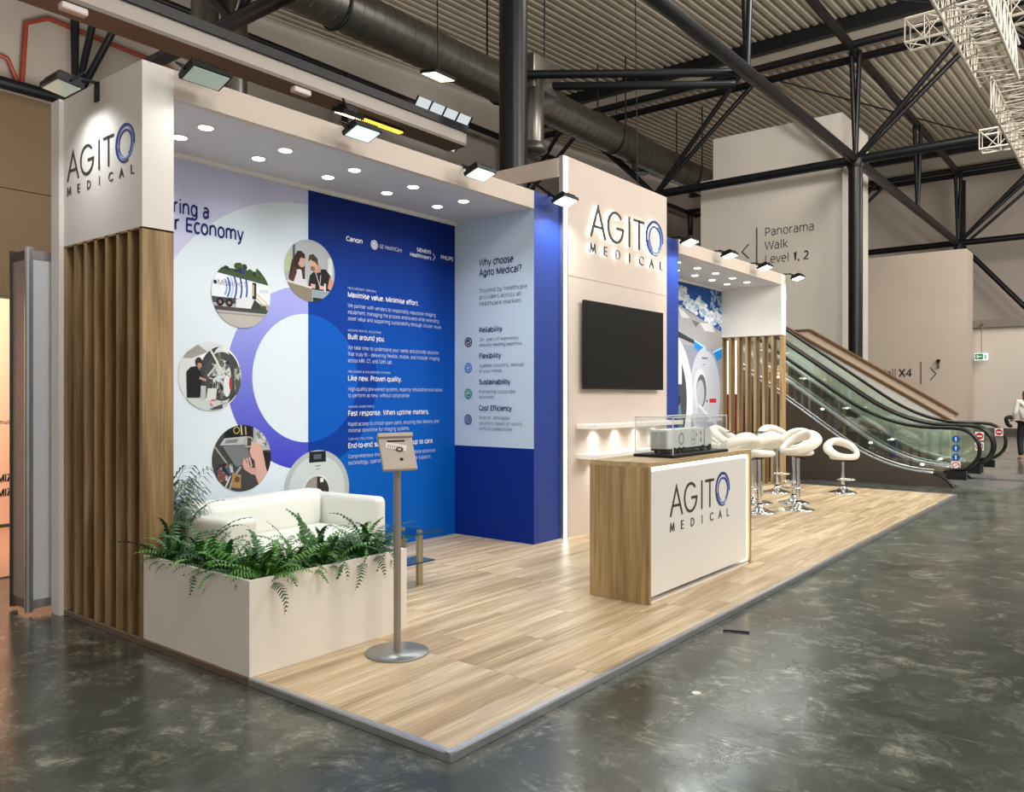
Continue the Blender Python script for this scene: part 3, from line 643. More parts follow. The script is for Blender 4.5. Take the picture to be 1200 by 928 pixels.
# ==================================================================== STAND PLATFORM
PZ = .04; LX = 11.14; LY = 3.63
t = thing('stand_platform', 'low raised stand floor of pale oak laminate planks with silver edge', 'platform', (0, 0, 0))
MB().box(.02, LX - .02, .02, LY, 0.002, .030).build('substructure', mat('platform_core', (74, 58, 42), .8), t)
rows = 19; pw = (LY - .03) / rows; mods = [.03, .885] + [.885 + 1.825 * k for k in range(1, 6)] + [LX - .03]
cache = {}
for r_ in range(rows):
    y0 = .03 + r_ * pw
    for a, b in zip(mods[:-1], mods[1:]):
        L = b - a; j = a + L * (((r_ * 7) % 5 + 1) / 6); cuts = [a, j, b] if L > 1 else [a, b]
        for c, d in zip(cuts[:-1], cuts[1:]):
            key = round(d - c, 3)
            if key not in cache:
                me = bpy.data.meshes.new('floor_plank'); g0 = .0012; hx = (d - c) / 2 - g0; hy = pw / 2 - .0006
                vs = [(sx * (hx - e_), sy * (hy - e_), z) for z, e_ in ((0, 0), (.0095, 0), (.010, .0006)) for sx, sy in ((-1, -1), (1, -1), (1, 1), (-1, 1))]
                fs = [(3, 2, 1, 0), (8, 9, 10, 11)] + [(k * 4 + i, k * 4 + (i + 1) % 4, k * 4 + 4 + (i + 1) % 4, k * 4 + 4 + i) for k in (0, 1) for i in range(4)]
                me.from_pydata(vs, [], fs); me.materials.append(M_floorwood); cache[key] = me
            o = bpy.data.objects.new('floor_plank', cache[key]); C.objects.link(o); o.parent = t; o.location = ((c + d) / 2, y0 + pw / 2, .030)
prf = [(0, .0), (0, .034), (.004, .042), (.03, .0425), (.03, .03), (.012, .028), (.012, 0)]
o = MB().prism(prf, lambda u, v, d: (d, u, v + .002), 0, LX, 0).build('edge_profile', M_alu, t)
o = MB().prism(prf, lambda u, v, d: (u, d, v + .002), .030, 1.42, 0).build('edge_profile', M_alu, t)
o = MB().prism(prf, lambda u, v, d: (u, d, v + .002), 1.42, LY, 0).build('edge_profile', mat('bronze_edge', (118, 104, 90), .5, .4), t); o['label'] = 'dull brown edge strip'
MB().box(.0006, .029, .0006, .029, .002, .0425).build('corner_cap', M_alu, t)
MB().prism(prf, lambda u, v, d: (LX - u, d, v + .002), 0, LY, 0).build('edge_profile', M_alu, t)

# ==================================================================== STAND WALLS
YF, YB = 2.522, 3.578
def slat_row(t, x0, x1, ys, m):
    for i, y in enumerate(ys): bev(MB().box(x0, x1, y, y + .035, PZ, 2.53).build('slat', m, t), .002, 1)
t = thing('pillar_screen', 'tall left pillar with white logo header over deep oak slats', 'pillar', (.1, 3.0, PZ))
MB().box(0, .2, YF, 3.60, 2.53, 3.536).build('header', M_wall, t)
MB().box(0, .2, YF, 3.60, 2.518, 2.53).build('base_strip', M_oakd, t)
slat_row(t, 0, .2, [YF + i * .148 for i in range(7)] + [3.565], M_oakd)
MB().box(.19, .2, YF + .035, 3.565, PZ, 2.518).build('backing_board', M_oakd, t)
put_logo(t, lambda u, v, d: (-d, 3.545 - u, 2.965 + v), .94, 0, .004)
tag(bev(MB().box(-.03, .20, 3.60, 3.73, 0, 3.536).build('end_panel', M_wall), .003), 'narrow full height white end panel left of the oak slats', 'panel')

def canopy(x0, x1, label, ledge):
    t = thing('canopy', label, 'canopy', ((x0 + x1) / 2, 3, 3.36))
    MB().box(x0, x1, YF, YF + .05, 3.36, 3.536).build('fascia', M_cream, t)
    MB().box(x0, x1, YF + .05, YB, 3.36, 3.40).build('soffit', M_soffit, t)
    MB().box(x0, x1, YB - .03, YB, 3.325, 3.36).build('cove_strip', M_white, t)
    return t
canopy(.2, 3.945, 'shallow white canopy with two rows of downlights over the sofa corner', 0)
canopy(7.06, 10.79, 'white canopy with downlights over the far seating corner', 0)
# body behind the wall graphics
WB = lambda u, v, d: (u, YB - d, v)
# ---- main graphic wall
t = thing('graphic_wall', 'back wall printed white and blue with a big ring, round photos and text', 'wall panel', (2, YB, PZ))
MB().box(.2, 3.945, YB, YB + .1, PZ, 3.536).build('panel', M_white, t)
seam = 2.029; rc = (2.03, 1.665)
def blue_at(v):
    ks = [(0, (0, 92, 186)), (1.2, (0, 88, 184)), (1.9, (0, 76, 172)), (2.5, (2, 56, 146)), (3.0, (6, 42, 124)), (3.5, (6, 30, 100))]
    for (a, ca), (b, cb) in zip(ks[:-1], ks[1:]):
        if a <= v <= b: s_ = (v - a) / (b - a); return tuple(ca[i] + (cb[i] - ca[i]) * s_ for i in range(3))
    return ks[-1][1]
fl = Flat(WB)
fl.rect(.2, PZ, seam, 3.36, (196, 198, 226))
hullL = [(.2, PZ), (seam, PZ), (seam, 3.36), (.2, 3.36)]; hullR = [(seam, PZ), (3.945, PZ), (3.945, 3.36), (seam, 3.36)]
fl.h = hullL; fl.poly(circ(rc[0], rc[1], 1.527, 120), (212, 224, 234))
ringc = lambda p: (lambda s_: tuple((62, 66, 190)[i] + ((162, 168, 228)[i] - (62, 66, 190)[i]) * s_ for i in range(3)))(min(1, max(0, (p[2] - .9) / 1.4)))
fl.ring(rc[0], rc[1], .565, .805, ringc, n=96)
fl.h = hullR
d0 = fl.d
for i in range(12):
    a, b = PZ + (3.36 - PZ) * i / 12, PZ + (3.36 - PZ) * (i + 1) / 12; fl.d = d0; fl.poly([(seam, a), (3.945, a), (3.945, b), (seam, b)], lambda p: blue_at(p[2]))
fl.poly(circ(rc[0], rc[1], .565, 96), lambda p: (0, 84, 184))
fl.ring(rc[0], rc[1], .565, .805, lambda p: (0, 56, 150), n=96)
fl.h = None
fl.mb.build('ring_graphic', M_print, t)
# headline
fl = Flat(WB, start=.0048)
fl.text('ring a', .775, 2.905, .105, .305, .012, (24, 42, 110)); fl.text('r Economy', .785, 2.775, .105, .60, .012, (24, 42, 110))
fl.mb.build('headline_text', M_print, t)
# blue-side text
blocks = [(2.427, 'PROCUREMENT SERVICES', 'Maximise value. Minimise effort.', .925, ['We partner with vendors to responsibly repurpose imaging', 'equipment, managing the process end-to-end while extending', 'asset value and supporting sustainability through circular reuse.'], [1.17, 1.22, 1.26]),
 (2.037, 'IMAGING RENTAL SOLUTIONS', 'Built around you.', .46, ['We take time to understand your needs and provide solutions', 'that truly fit - delivering flexible, mobile, and modular imaging', 'across MRI, CT, and Cath Lab.'], [1.215, 1.225, .56]),
 (1.652, 'PRE-OWNED & REFURBISHED SYSTEMS', 'Like new. Proven quality.', .685, ['High-quality pre-owned systems, expertly refurbished and tested', 'to perform as new, without compromise.'], [1.27, .80]),
 (1.326, 'IMAGING SPARE PARTS', 'Fast response. When uptime matters.', 1.07, ['Rapid access to critical spare parts, ensuring fast delivery and', 'minimal downtime for imaging systems.'], [1.215, .79]),
 (1.026, 'TURN-KEY SOLUTIONS', 'End-to-end support from startup to care.', 1.135, ['Comprehensive imaging solutions that combine advanced', 'technology, operational and full life cycle support.'], [1.16, 1.10])]
fl = Flat(WB, start=.0048); W_ = (236, 240, 246)
for z, a, b, wb, ls, ws in blocks:
    fl.text(a, 2.475, z + .072, .020, None, .0, (200, 214, 236)); fl.text(b, 2.475, z, .045, wb, .012, W_)
    zz = z - .095
    for l, w_ in zip(ls, ws): fl.text(l, 2.475, zz, .034, w_, 0, (206, 220, 240)); zz -= .060
fl.mb.build('body_text', M_print, t)
fl = Flat(WB, start=.0048)
fl.text('Canon', 2.455, 2.945, .040, .20, .02, W_)
fl.poly(circ(2.80, 2.955, .045, 28), W_); fl.ring(2.80, 2.955, .030, .036, (20, 60, 150), n=24); fl.text('GE', 2.776, 2.942, .028, .048, 0, (20, 60, 150))
fl.text('GE HealthCare', 2.865, 2.935, .036, .30, 0, W_)
fl.text('SIEMENS', 3.37, 2.975, .036, .21, .015, W_); fl.text('Healthineers', 3.275, 2.915, .036, .305, .012, W_)
fl.line([(3.605, 2.985), (3.635, 2.950), (3.605, 2.915)], .008, W_); fl.text('PHILIPS', 3.73 - .01, 2.945, .040, .19, .02, W_)
fl.mb.build('partner_logos', M_print, t)

# ---- round photo prints
def rnd(a, b): return random.uniform(a, b)
def photo(cx, cz, r, draw, label):
    fl = Flat(lambda u, v, d: (cx + u * r, YB - d, cz + v * r), circ(0, 0, 1, 56), start=.0042, step=.00003)
    draw(fl); o = fl.mb.build('photo_print', M_print, t); o['label'] = label
def truck_pic(f):
    f.rect(-1, -1, 1, 1, (176, 172, 166)); f.rect(-1, .1, 1, 1, (60, 78, 52)); f.rect(-1, .75, 1, 1, (214, 222, 226))
    for i in range(60): f.poly(circ(rnd(-.9, .95), rnd(.42, .86), rnd(.05, .13), 7), random.choice([(40, 58, 36), (58, 80, 46), (76, 96, 60), (30, 44, 28)]))
    f.poly([(-1, .60), (1, .36), (1, -.25), (-1, -.12)], (222, 228, 234))
    for rr, c in ((.42, (120, 150, 215)), (.52, (60, 90, 190)), (.62, (170, 190, 230)), (.74, (44, 66, 176)), (.92, (48, 60, 176)), (1.1, (48, 60, 176))):
        f.ring(-.95, .18, rr, rr + .055, c, -32, 32, 14)
    f.poly([(-1, .75), (1, .52), (1, .38), (-1, .61)], (66, 84, 58)); f.rect(-1, -.30, .2, -.13, (70, 74, 80)); f.poly([(.2, -.05), (.42, -.05), (.42, -.42), (-.2, -.40), (-.2, -.16)], (214, 218, 222))
    f.text('MobileCT', -.80, .22, .16, .98, 0, (60, 62, 80)); f.poly(circ(-.88, .29, .06, 14), (40, 44, 60))
    f.text('AGITO', .62, .12, .09, .30, 0, (90, 120, 150))
    for u in (-.72, -.42): f.poly(circ(u, -.28, .12, 20), (28, 28, 30)); f.poly(circ(u, -.28, .055, 14), (140, 120, 110))
    f.rect(.36, -.1, .5, .40, (44, 46, 50)); f.rect(.38, 0, .42, .34, (210, 190, 150))
    f.poly([(.44, -.10), (.85, -.42), (.85, -.5), (.30, -.42)], (64, 62, 58)); f.line([(.5, .08), (.95, -.25)], .035, (214, 190, 130)); f.line([(.5, -.05), (.9, -.40)], .03, (200, 176, 110))
    f.rect(-1, -.52, 1, -.40, (74, 74, 76)); f.rect(-1, -1, 1, -.52, (178, 174, 168)); f.rect(-1, -.62, 1, -.57, (148, 144, 138)); f.rect(.62, -.5, .85, -.28, (60, 80, 50))
def people_pic(f):
    f.rect(-1, -1, 1, 1, (168, 174, 176)); f.rect(-1, -.1, -.72, .8, (176, 190, 150)); f.rect(-.68, -.2, -.6, 1, (70, 84, 96)); f.rect(.72, -.4, .9, .5, (206, 218, 216)); f.rect(-.5, -.3, .6, .9, (172, 178, 180))
    f.poly([(-.85, -.3), (-.72, .25), (-.5, .58), (-.35, .60), (-.22, .5), (-.20, .28), (-.22, -.2), (-.3, -.45), (-.7, -.5)], (62, 44, 40))
    f.poly(circ(-.34, .26, .15, 20, .19), (196, 158, 140)); f.poly([(-.55, .5), (-.22, .52), (-.2, .36), (-.38, .38), (-.5, .1), (-.6, .1)], (54, 40, 38))
    f.poly([(-.80, -.5), (-.62, -.05), (-.4, 0), (-.2, -.15), (-.1, -.5)], (206, 204, 208)); f.poly([(-.85, -.35), (-.6, .1), (-.52, -.1), (-.66, -.45)], (78, 54, 48)); f.poly([(-.35, .0), (-.22, .05), (-.2, -.3), (-.3, -.3)], (66, 46, 42))
    f.poly([(-.1, -.6), (-.02, -.15), (.25, .08), (.62, .12), (.85, -.1), (.95, -.6)], (34, 36, 40)); f.poly([(.8, -.1), (.98, -.3), (.9, -.6), (.7, -.5)], (204, 148, 130))
    f.poly([(.1, .05), (.2, .3), (.42, .18), (.42, .0), (.2, -.06)], (190, 150, 130)); f.poly(circ(.14, .20, .16, 20, .20), (204, 164, 142)); f.poly([(-.08, .28), (-.05, .5), (.12, .56), (.3, .42), (.32, .18), (.2, .3), (.0, .36)], (74, 58, 48)); f.poly(circ(.10, .08, .10, 14, .08), (132, 100, 84))
    f.line([(.22, -.05), (.38, -.48), (.42, -.1)], .03, (196, 190, 180))
    f.poly([(.02, -.42), (.2, -.42), (.2, -.56), (.04, -.56)], (212, 166, 148)); f.poly([(.38, -.44), (.62, -.46), (.62, -.56), (.36, -.56)], (216, 178, 160)); f.rect(.56, -.62, .63, -.36, (206, 214, 220))
    f.poly([(-1, -.42), (.06, -.56), (.08, -1), (-1, -1)], (136, 126, 110)); f.poly([(-1, -.38), (.05, -.52), (.05, -.58), (-1, -.44)], (208, 206, 204)); f.poly([(.1, -.62), (1, -.62), (1, -.86), (.1, -.86)], (142, 158, 168)); f.rect(.1, -1, 1, -.86, (44, 48, 46))
def ct_pic(f):
    f.rect(-1, -1, 1, 1, (206, 212, 214)); f.poly([(-1, .5), (-.4, .9), (-.1, .7), (-.6, .5)], (150, 150, 146)); f.poly([(-.45, .5), (-.1, .7), (-.1, .3), (-.45, .3)], (232, 234, 236))
    f.ring(.35, 0, .38, .72, (60, 62, 66), 0, 360, 40, .88, .88 + .0); f.ring(.36, 0, .30, .56, (70, 72, 74), 0, 360, 40, .5, .72); f.ring(.40, -.02, .56, .70, (222, 224, 220), -80, 90, 30, .78, .92)
    for i in range(90): a = rnd(0, 6.28); f.poly([(.28 + rnd(.05, .38) * math.cos(a) + rnd(-.07, .07), .02 + rnd(.1, .7) * math.sin(a) + rnd(-.07, .07)) for _ in range(3)], random.choice([(150, 152, 150), (40, 42, 46), (196, 198, 194), (96, 98, 100), (110, 104, 96)]))
    f.poly(circ(.52, -.28, .12, 20, .32), (214, 220, 222)); f.poly(circ(.64, -.2, .05, 12, .2), (176, 50, 60)); f.line([(-.06, .85), (.42, .05)], .06, (214, 214, 208)); f.line([(-.1, .0), (.2, .35)], .06, (190, 192, 188))
    for i in range(24): f.poly([(rnd(.75, 1), rnd(-.6, .4)) for _ in range(3)], random.choice([(120, 126, 112), (170, 174, 160), (80, 84, 78)]))
    f.poly([(-.74, -.62), (-.76, .12), (-.62, .26), (-.44, .28), (-.32, .12), (-.26, -.06), (-.3, -.2), (-.34, -.62)], (32, 33, 36)); f.poly(circ(-.38, .40, .11, 16, .14), (60, 46, 40)); f.poly(circ(-.36, .30, .07, 12, .08), (170, 130, 110)); f.line([(-.36, -.05), (-.16, -.12)], .07, (186, 144, 122))
    f.rect(-.9, -1, .1, -.64, (190, 200, 198)); f.poly([(-.1, -.35), (.2, -.35), (.15, -.7), (-.15, -.7)], (206, 208, 206)); f.poly(circ(.08, -.78, .12, 12), (196, 110, 112)); f.rect(-.32, -.7, -.16, -.28, (180, 182, 180))
    for i in range(22): f.poly([(rnd(-.1, .6), rnd(-1, -.72)) for _ in range(3)], random.choice([(70, 76, 78), (150, 154, 152), (196, 198, 196)]))
def hands_pic(f):
    f.rect(-1, -1, 1, 1, (66, 66, 66)); f.rect(-.6, .55, .4, 1, (28, 30, 34)); f.rect(.38, .2, 1, 1, (166, 170, 172))
    f.poly([(-.75, .42), (-.6, .62), (.18, .66), (.16, .40)], (172, 178, 178)); f.poly([(-.6, .46), (-.54, .57), (-.14, .59), (-.18, .48)], (120, 126, 128)); f.poly([(-.72, .40), (.14, .38), (.32, -.1), (-.2, -.25)], (112, 116, 118)); f.line([(-.7, .40), (-.25, -.25)], .06, (60, 62, 64)); f.line([(-1, .5), (-.3, -.4)], .05, (150, 152, 150))
    for i in range(40): f.poly([(-.85 + rnd(0, .5) + rnd(-.1, .1), -.1 - rnd(0, .6)) for _ in range(3)], random.choice([(140, 142, 144), (40, 42, 48), (190, 188, 184), (120, 74, 66), (70, 84, 120)]))
    f.line([(-.45, -.95), (-.3, -.55), (-.05, -.25)], .07, (150, 154, 154)); f.line([(-.6, -.9), (-.4, -.5)], .05, (196, 198, 196)); f.poly([(-.35, -.4), (-.05, -.5), (-.05, -.9), (-.35, -.85)], (158, 128, 84)); f.poly(circ(-.18, -.62, .09, 12), (90, 70, 50))
    f.ring(-.2, .85, .08, .11, (170, 160, 100)); f.line([(-.05, 1), (-.02, .7)], .05, (196, 180, 130)); f.line([(.1, .95), (.12, .7)], .04, (180, 170, 120)); f.ring(.22, .48, .12, .17, (150, 160, 140))
    for i in range(20): f.poly([(.45 + rnd(0, .5), .3 + rnd(0, .5)) for _ in range(3)], random.choice([(120, 126, 120), (196, 198, 194), (90, 94, 90)]))
    f.poly([(.5, -1), (.7, .2), (1, .1), (1, -1)], (34, 34, 36)); f.poly([(.30, .50), (.44, .44), (.62, .40), (.70, .2), (.82, -.35), (.92, -.6), (.62, -.95), (.46, -.6), (.42, -.1), (.3, .02), (.24, .2), (.30, .35)], (208, 164, 154))
    f.poly([(.02, -.08), (.1, -.12), (.3, -.3), (.5, -.34), (.5, -.55), (.3, -.5), (.06, -.34), (.0, -.2)], (196, 156, 146))
    for i in range(3): f.line([(.05 + i * .09, -.02 + i * .02), (.14 + i * .09, -.28)], .05, (206, 166, 154))
photo(1.364, 2.335, .272, truck_pic, 'round photo of a white mobile scanner trailer')
photo(2.050, 2.615, .272, people_pic, 'round photo of a woman and a man over a laptop')
photo(1.087, 1.663, .272, ct_pic, 'round photo of a technician at an opened scanner')
photo(1.370, .998, .272, hands_pic, 'round photo of hands on a metal unit')
def gantry(f):
    f.poly(circ(0, 0, 1, 56), (196, 206, 208)); f.ring(0, 0, .86, 1, (172, 182, 184)); f.ring(-.02, -.02, .36, .44, (206, 212, 212)); f.poly(circ(-.02, -.02, .37, 40), (54, 52, 54))
    f.poly([(-.39, -.30), (-.39, .1), (-.2, .3), (-.02, .35), (-.02, -.3)], (150, 146, 140)); f.rect(-.36, -.14, -.1, -.02, (206, 206, 204)); f.rect(.08, .2, .18, .3, (230, 232, 232))
    f.poly([(-.26, .70), (.26, .70), (.25, .97), (-.25, .97)], (28, 32, 44)); f.rect(-.12, .78, .12, .90, (84, 92, 104)); f.rect(-.08, .60, .1, .62, (80, 84, 88)); f.rect(-.05, .53, .07, .545, (90, 94, 96))
photo(2.13, .665, .36, gantry, 'print of a ring shaped scanner peeking over the sofa')

# ---- right side wall of the sofa corner
X1 = 3.945
t = thing('side_wall', 'narrow wall at the right of the sofa corner, pale list above dark blue', 'wall panel', (X1, 3.0, PZ))
MB().box(X1, X1 + .05, YF + .061, YB, PZ, 3.36).build('panel', M_white, t)
SW = lambda u, v, d: (X1 - d, -u, v)
fl = Flat(SW); 
fl.rect(-YB, .985, -YF, 3.36, (198, 216, 232)); fl.rect(-YB, PZ, -YF, .985, (10, 44, 136)); fl.mb.build('two_tone_print', M_print, t)
fl = Flat(SW, start=.004); N_ = (28, 44, 104); G_ = (92, 104, 124)
fl.text('Why choose', -3.23, 2.862, .066, .455, .014, N_); fl.text('Agito Medical?', -3.23, 2.757, .066, .56, .014, N_)
for i, (l, w_) in enumerate((('Trusted by healthcare', .63), ('providers across all', .555), ('healthcare markets', .555))): fl.text(l, -3.23, 2.583 - i * .068, .042, w_, 0, G_)
items = (('Reliability', .31, ['20+ years of experience,', 'industry-leading expertise'], [.53, .56]), ('Flexibility', .295, ['Scalable solutions, tailored', 'to your needs'], [.585, .31]),
         ('Sustainability', .415, ['Pioneering sustainable', 'solutions'], [.49, .21]), ('Cost Efficiency', .435, ['Smarter, affordable', 'solutions based on quality', 'without compromise'], [.41, .575, .44]))
for i, (h_, hw, ls, ws) in enumerate(items):
    z = 2.170 - i * .270; fl.text(h_, -3.23, z, .050, hw, .014, N_)
    for j, (l, w_) in enumerate(zip(ls, ws)): fl.text(l, -3.23, z - .092 - j * .056, .034, w_, 0, G_)
    c = [(40, 36, 66), (20, 116, 196), (20, 128, 112), (28, 40, 128)][i]
    k = 2.076 - i * .271; fl.poly(circ(-3.38, k, .052, 28), c); fl.ring(-3.38, k, .032, .038, (220, 228, 240), n=24)
    if i == 0: fl.line([(-3.398, k), (-3.382, k - .014), (-3.36, k + .016)], .008, W_)
    elif i == 1: fl.line([(-3.40, k), (-3.36, k)], .008, W_); fl.line([(-3.38, k - .02), (-3.38, k + .02)], .008, W_)
    elif i == 2: fl.line([(-3.40, k - .012), (-3.38, k + .016), (-3.36, k - .004)], .010, W_)
    else: fl.ring(-3.378, k, .012, .018, W_, 50, 310, 14)
fl.mb.build('list_text', M_print, t)

# ---- blue fins
tag(MB().box(X1, 4.41, YF, YF + .06, PZ, 3.536).build('blue_fin', M_blue), 'plain blue wall strip left of the tall sign tower', 'wall panel')
tag(MB().box(6.66, 7.06, YF, YF + .06, PZ, 3.52).build('blue_fin', M_blue), 'plain blue wall strip right of the tall sign tower', 'wall panel')

# ---- sign tower
YT = 2.474
t = thing('sign_tower', 'tall cream tower with halo lit company logo and a light strip edge', 'sign', (5.5, YT, PZ))
MB().box(4.475, 6.645, YT, YT + .06, PZ, 3.988).build('front_panel', M_cream, t)
MB().box(4.475, 6.645, YT - .003, YT, 2.76, 2.764).build('panel_joint', mat('joint', (176, 160, 148), .7), t)
MB().box(4.455, 4.476, YT, YT + .06, PZ, 3.988).box(4.394, 4.412, YT + .01, YT + .06, PZ, 3.988).build('strip_channel', M_alu, t)
MB().box(4.412, 4.455, YT + .005, YT + .05, PZ, 3.985).build('light_strip', M_led, t)
MB().box(4.44, 4.47, YT + .06, YB + .1, 3.80, 3.988).build('side_header', M_cream, t)
MB().box(4.47, 6.645, YB + .05, YB + .1, PZ, 3.95).build('rear_wall', mat('storage_dark', (84, 80, 76), .8), t)
put_logo(t, lambda u, v, d: (4.822 + u, YT - d, 3.218 + v), 1.655, .034, .048, (.014, .024, emis('halo', (255, 255, 236), 6)))

# ---- television and shelves
t = thing('television', 'large black flat screen television mounted on the sign tower', 'television', (5.55, 2.44, 1.58))
bev(MB().box(4.68, 6.41, 2.395, 2.44, 1.582, 2.522).build('casing', M_black, t), .006)
MB().box(4.695, 6.395, 2.392, 2.396, 1.60, 2.507).build('screen', mat('tv_screen', (10, 9, 9), .45, spec=.25), t)
MB().box(5.2, 5.9, 2.44, YT, 1.8, 2.3).build('wall_mount', M_aludark, t)
for z, lb in ((1.165, 'upper white wall shelf under the television with small lights beneath'), (.85, 'lower white wall shelf behind the reception counter')):
    t = thing('wall_shelf', lb, 'shelf', (5.6, 2.36, z))
    bev(MB().box(4.618, 6.62, 2.235, YT, z, z + .048).build('board', M_white, t), .003)
    for i in range(4):
        x = 4.95 + i * .45
        MB().lathe([(.028, 0), (.028, .004)], (x, 2.37, z - .004), 16).build('spotlight', M_down, t)
        area('shelf_light', (x, 2.38, z - .01), (x, 2.46, z - .4), .04, .7 if z > 1 else .5, (1, .98, .92), None, t, 120)

# ---- far wing: printed scanner room, side panel, slats
t = thing('scanner_mural_wall', 'back wall of the far wing printed with a scanner room under a sky ceiling', 'wall panel', (9, YB, PZ))
MB().box(7.06, 10.79, YB, YB + .1, PZ, 3.50).build('panel', M_white, t)
fl = Flat(WB, [(7.06, PZ), (10.79, PZ), (10.79, 3.36), (7.06, 3.36)], step=.00003)
fl.rect(7, 0, 10.8, 3.4, (150, 154, 162))
fl.poly([(7, 3.4), (10.8, 3.4), (10.8, 2.55), (7, 3.30)], (30, 84, 160)); fl.poly([(8.6, 3.4), (10.8, 3.4), (10.8, 2.70), (9.0, 3.0)], (24, 80, 156))
for i in range(420):
    u = rnd(9.0, 10.8); v = 3.14 - (u - 9.0) * .20 + random.gauss(0, .06) + .05 * math.sin(u * 9); a = rnd(.012, .06)
    fl.poly(circ(u, v, a * 1.4, 10, a * .7), random.choice([(214, 222, 232), (190, 202, 218), (232, 236, 240), (160, 180, 206)]))
for i in range(25): fl.poly(circ(rnd(10.3, 10.8), rnd(3.0, 3.3), rnd(.02, .05), 8), (150, 180, 214))
fl.poly([(7, 3.2), (9.0, 2.98), (10.8, 2.62), (10.8, 2.28), (7, 2.4)], (158, 158, 160)); fl.poly([(9.1, 2.93), (9.35, 2.86), (9.55, 2.77), (9.25, 2.76)], (206, 206, 206)); fl.poly([(9.9, 2.72), (10.1, 2.60), (10.5, 2.60), (10.35, 2.74)], (210, 210, 210))
fl.poly([(9.6, 2.75), (9.9, 2.72), (9.75, 2.64)], (110, 106, 104)); fl.poly([(7, 2.40), (10.8, 2.30), (10.8, .5), (7, .5)], (140, 146, 160))
fl.poly([(9.0, 2.56), (9.7, 2.42), (9.7, 2.36), (9.0, 2.46)], (58, 56, 60)); fl.poly([(9.7, 2.42), (10.4, 2.24), (10.8, 2.34), (10.8, 2.18), (10.4, 2.06), (9.7, 2.30)], (40, 130, 214)); fl.line([(9.7, 2.42), (10.4, 2.25), (10.8, 2.35)], .03, (150, 220, 250))
fl.poly(circ(10.15, 1.55, .62, 48, .78), (186, 192, 204)); fl.ring(10.15, 1.55, .56, .62, (150, 156, 172), -90, 90, 30, .72, .78); fl.poly(circ(9.93, 1.62, .26, 36, .34), (206, 210, 218)); fl.poly(circ(9.97, 1.60, .19, 32, .27), (96, 100, 112)); fl.poly(circ(9.93, 1.56, .15, 32, .22), (176, 182, 192))
fl.poly([(9.85, 1.35), (10.8, .88), (10.8, .62), (9.75, 1.1)], (172, 176, 188)); fl.line([(9.88, 1.36), (10.8, .90)], .05, (214, 218, 224)); fl.line([(10.2, 1.10), (10.8, 1.12)], .05, (206, 210, 216)); fl.poly([(9.6, .9), (10.7, .75), (10.5, PZ), (9.5, PZ)], (112, 114, 122)); fl.poly([(9.9, .8), (10.45, .78), (10.2, PZ), (10.0, PZ)], (128, 130, 138))
fl.rect(10.28, 1.40, 10.55, 1.47, (196, 44, 56)); fl.poly(circ(10.18, 1.43, .025, 12), (30, 32, 36)); fl.poly([(7, .75), (9.6, .75), (9.7, PZ), (7, PZ)], (74, 76, 86))
fl.rect(9.98, 2.13, 10.2, 2.16, (110, 116, 126)); fl.rect(10.0, 2.03, 10.12, 2.045, (120, 124, 134))
fl.ring(8.65, 1.45, .78, 1.0, (222, 226, 236), -180, 180, 60, .92, 1.12); fl.poly(circ(8.65, 1.45, .78, 48, .92), (70, 76, 82)); fl.poly([(8.9, .8), (9.3, 1.0), (9.2, 1.4), (9.0, 1.3)], (90, 130, 130)); fl.poly(circ(9.1, 1.45, .1, 14), (60, 46, 42))
fl.rect(8.9, 1.7, 9.25, 2.3, (216, 220, 230))
fl.mb.build('mural_print', M_print, t)
t = thing('slat_screen', 'end screen of the far wing, white panel above open oak slats', 'screen', (10.9, 3.0, PZ))
MB().box(10.79, 10.99, YF, YB + .1, 2.53, 3.536).build('header', M_white, t)
MB().box(10.79, 10.99, YF, YB + .1, 2.518, 2.53).build('base_strip', M_oakd, t)
slat_row(t, 10.79, 10.99, [YF + i * .148 for i in range(8)], M_oak)

# ---- recessed downlights
d0 = thing('downlight', 'x', 'light', (.62, 2.86, 3.36))
tr = MB().lathe([(.062, 0), (.062, -.006), (.048, -.006)], (.62, 2.86, 3.36), 24).build('trim_ring', M_white, d0)
MB().lathe([(.048, -.008), (.046, -.0095)], (.62, 2.86, 3.36), 24).build('lens', M_down, tr)
ld = bpy.data.lights.new('downlight_beam', 'SPOT'); ld.energy = 12; ld.color = (.93, .96, 1); ld.spot_size = R(125); ld.spot_blend = .9; ld.shadow_soft_size = .045
lo = bpy.data.objects.new('downlight_beam', ld); C.objects.link(lo); lo.parent = d0; lo.location = (0, 0, -.015)
first = True
for xs, wing in (((.62, 1.27, 1.945, 2.615, 3.28), 'sofa corner canopy'), ((7.70, 8.33, 8.96, 9.58, 10.16), 'far wing canopy')):
    for y, row in ((2.86, 'front row'), (3.20, 'back row')):
        for i, x in enumerate(xs):
            o = d0 if first else copy_tree(d0); first = False
            o.location = (x, y, 3.36); o['label'] = '%s recessed downlight from the left in the %s of the %s' % (('first', 'second', 'third', 'fourth', 'fifth')[i], row, wing)
            o['group'] = 'downlights in the ' + wing

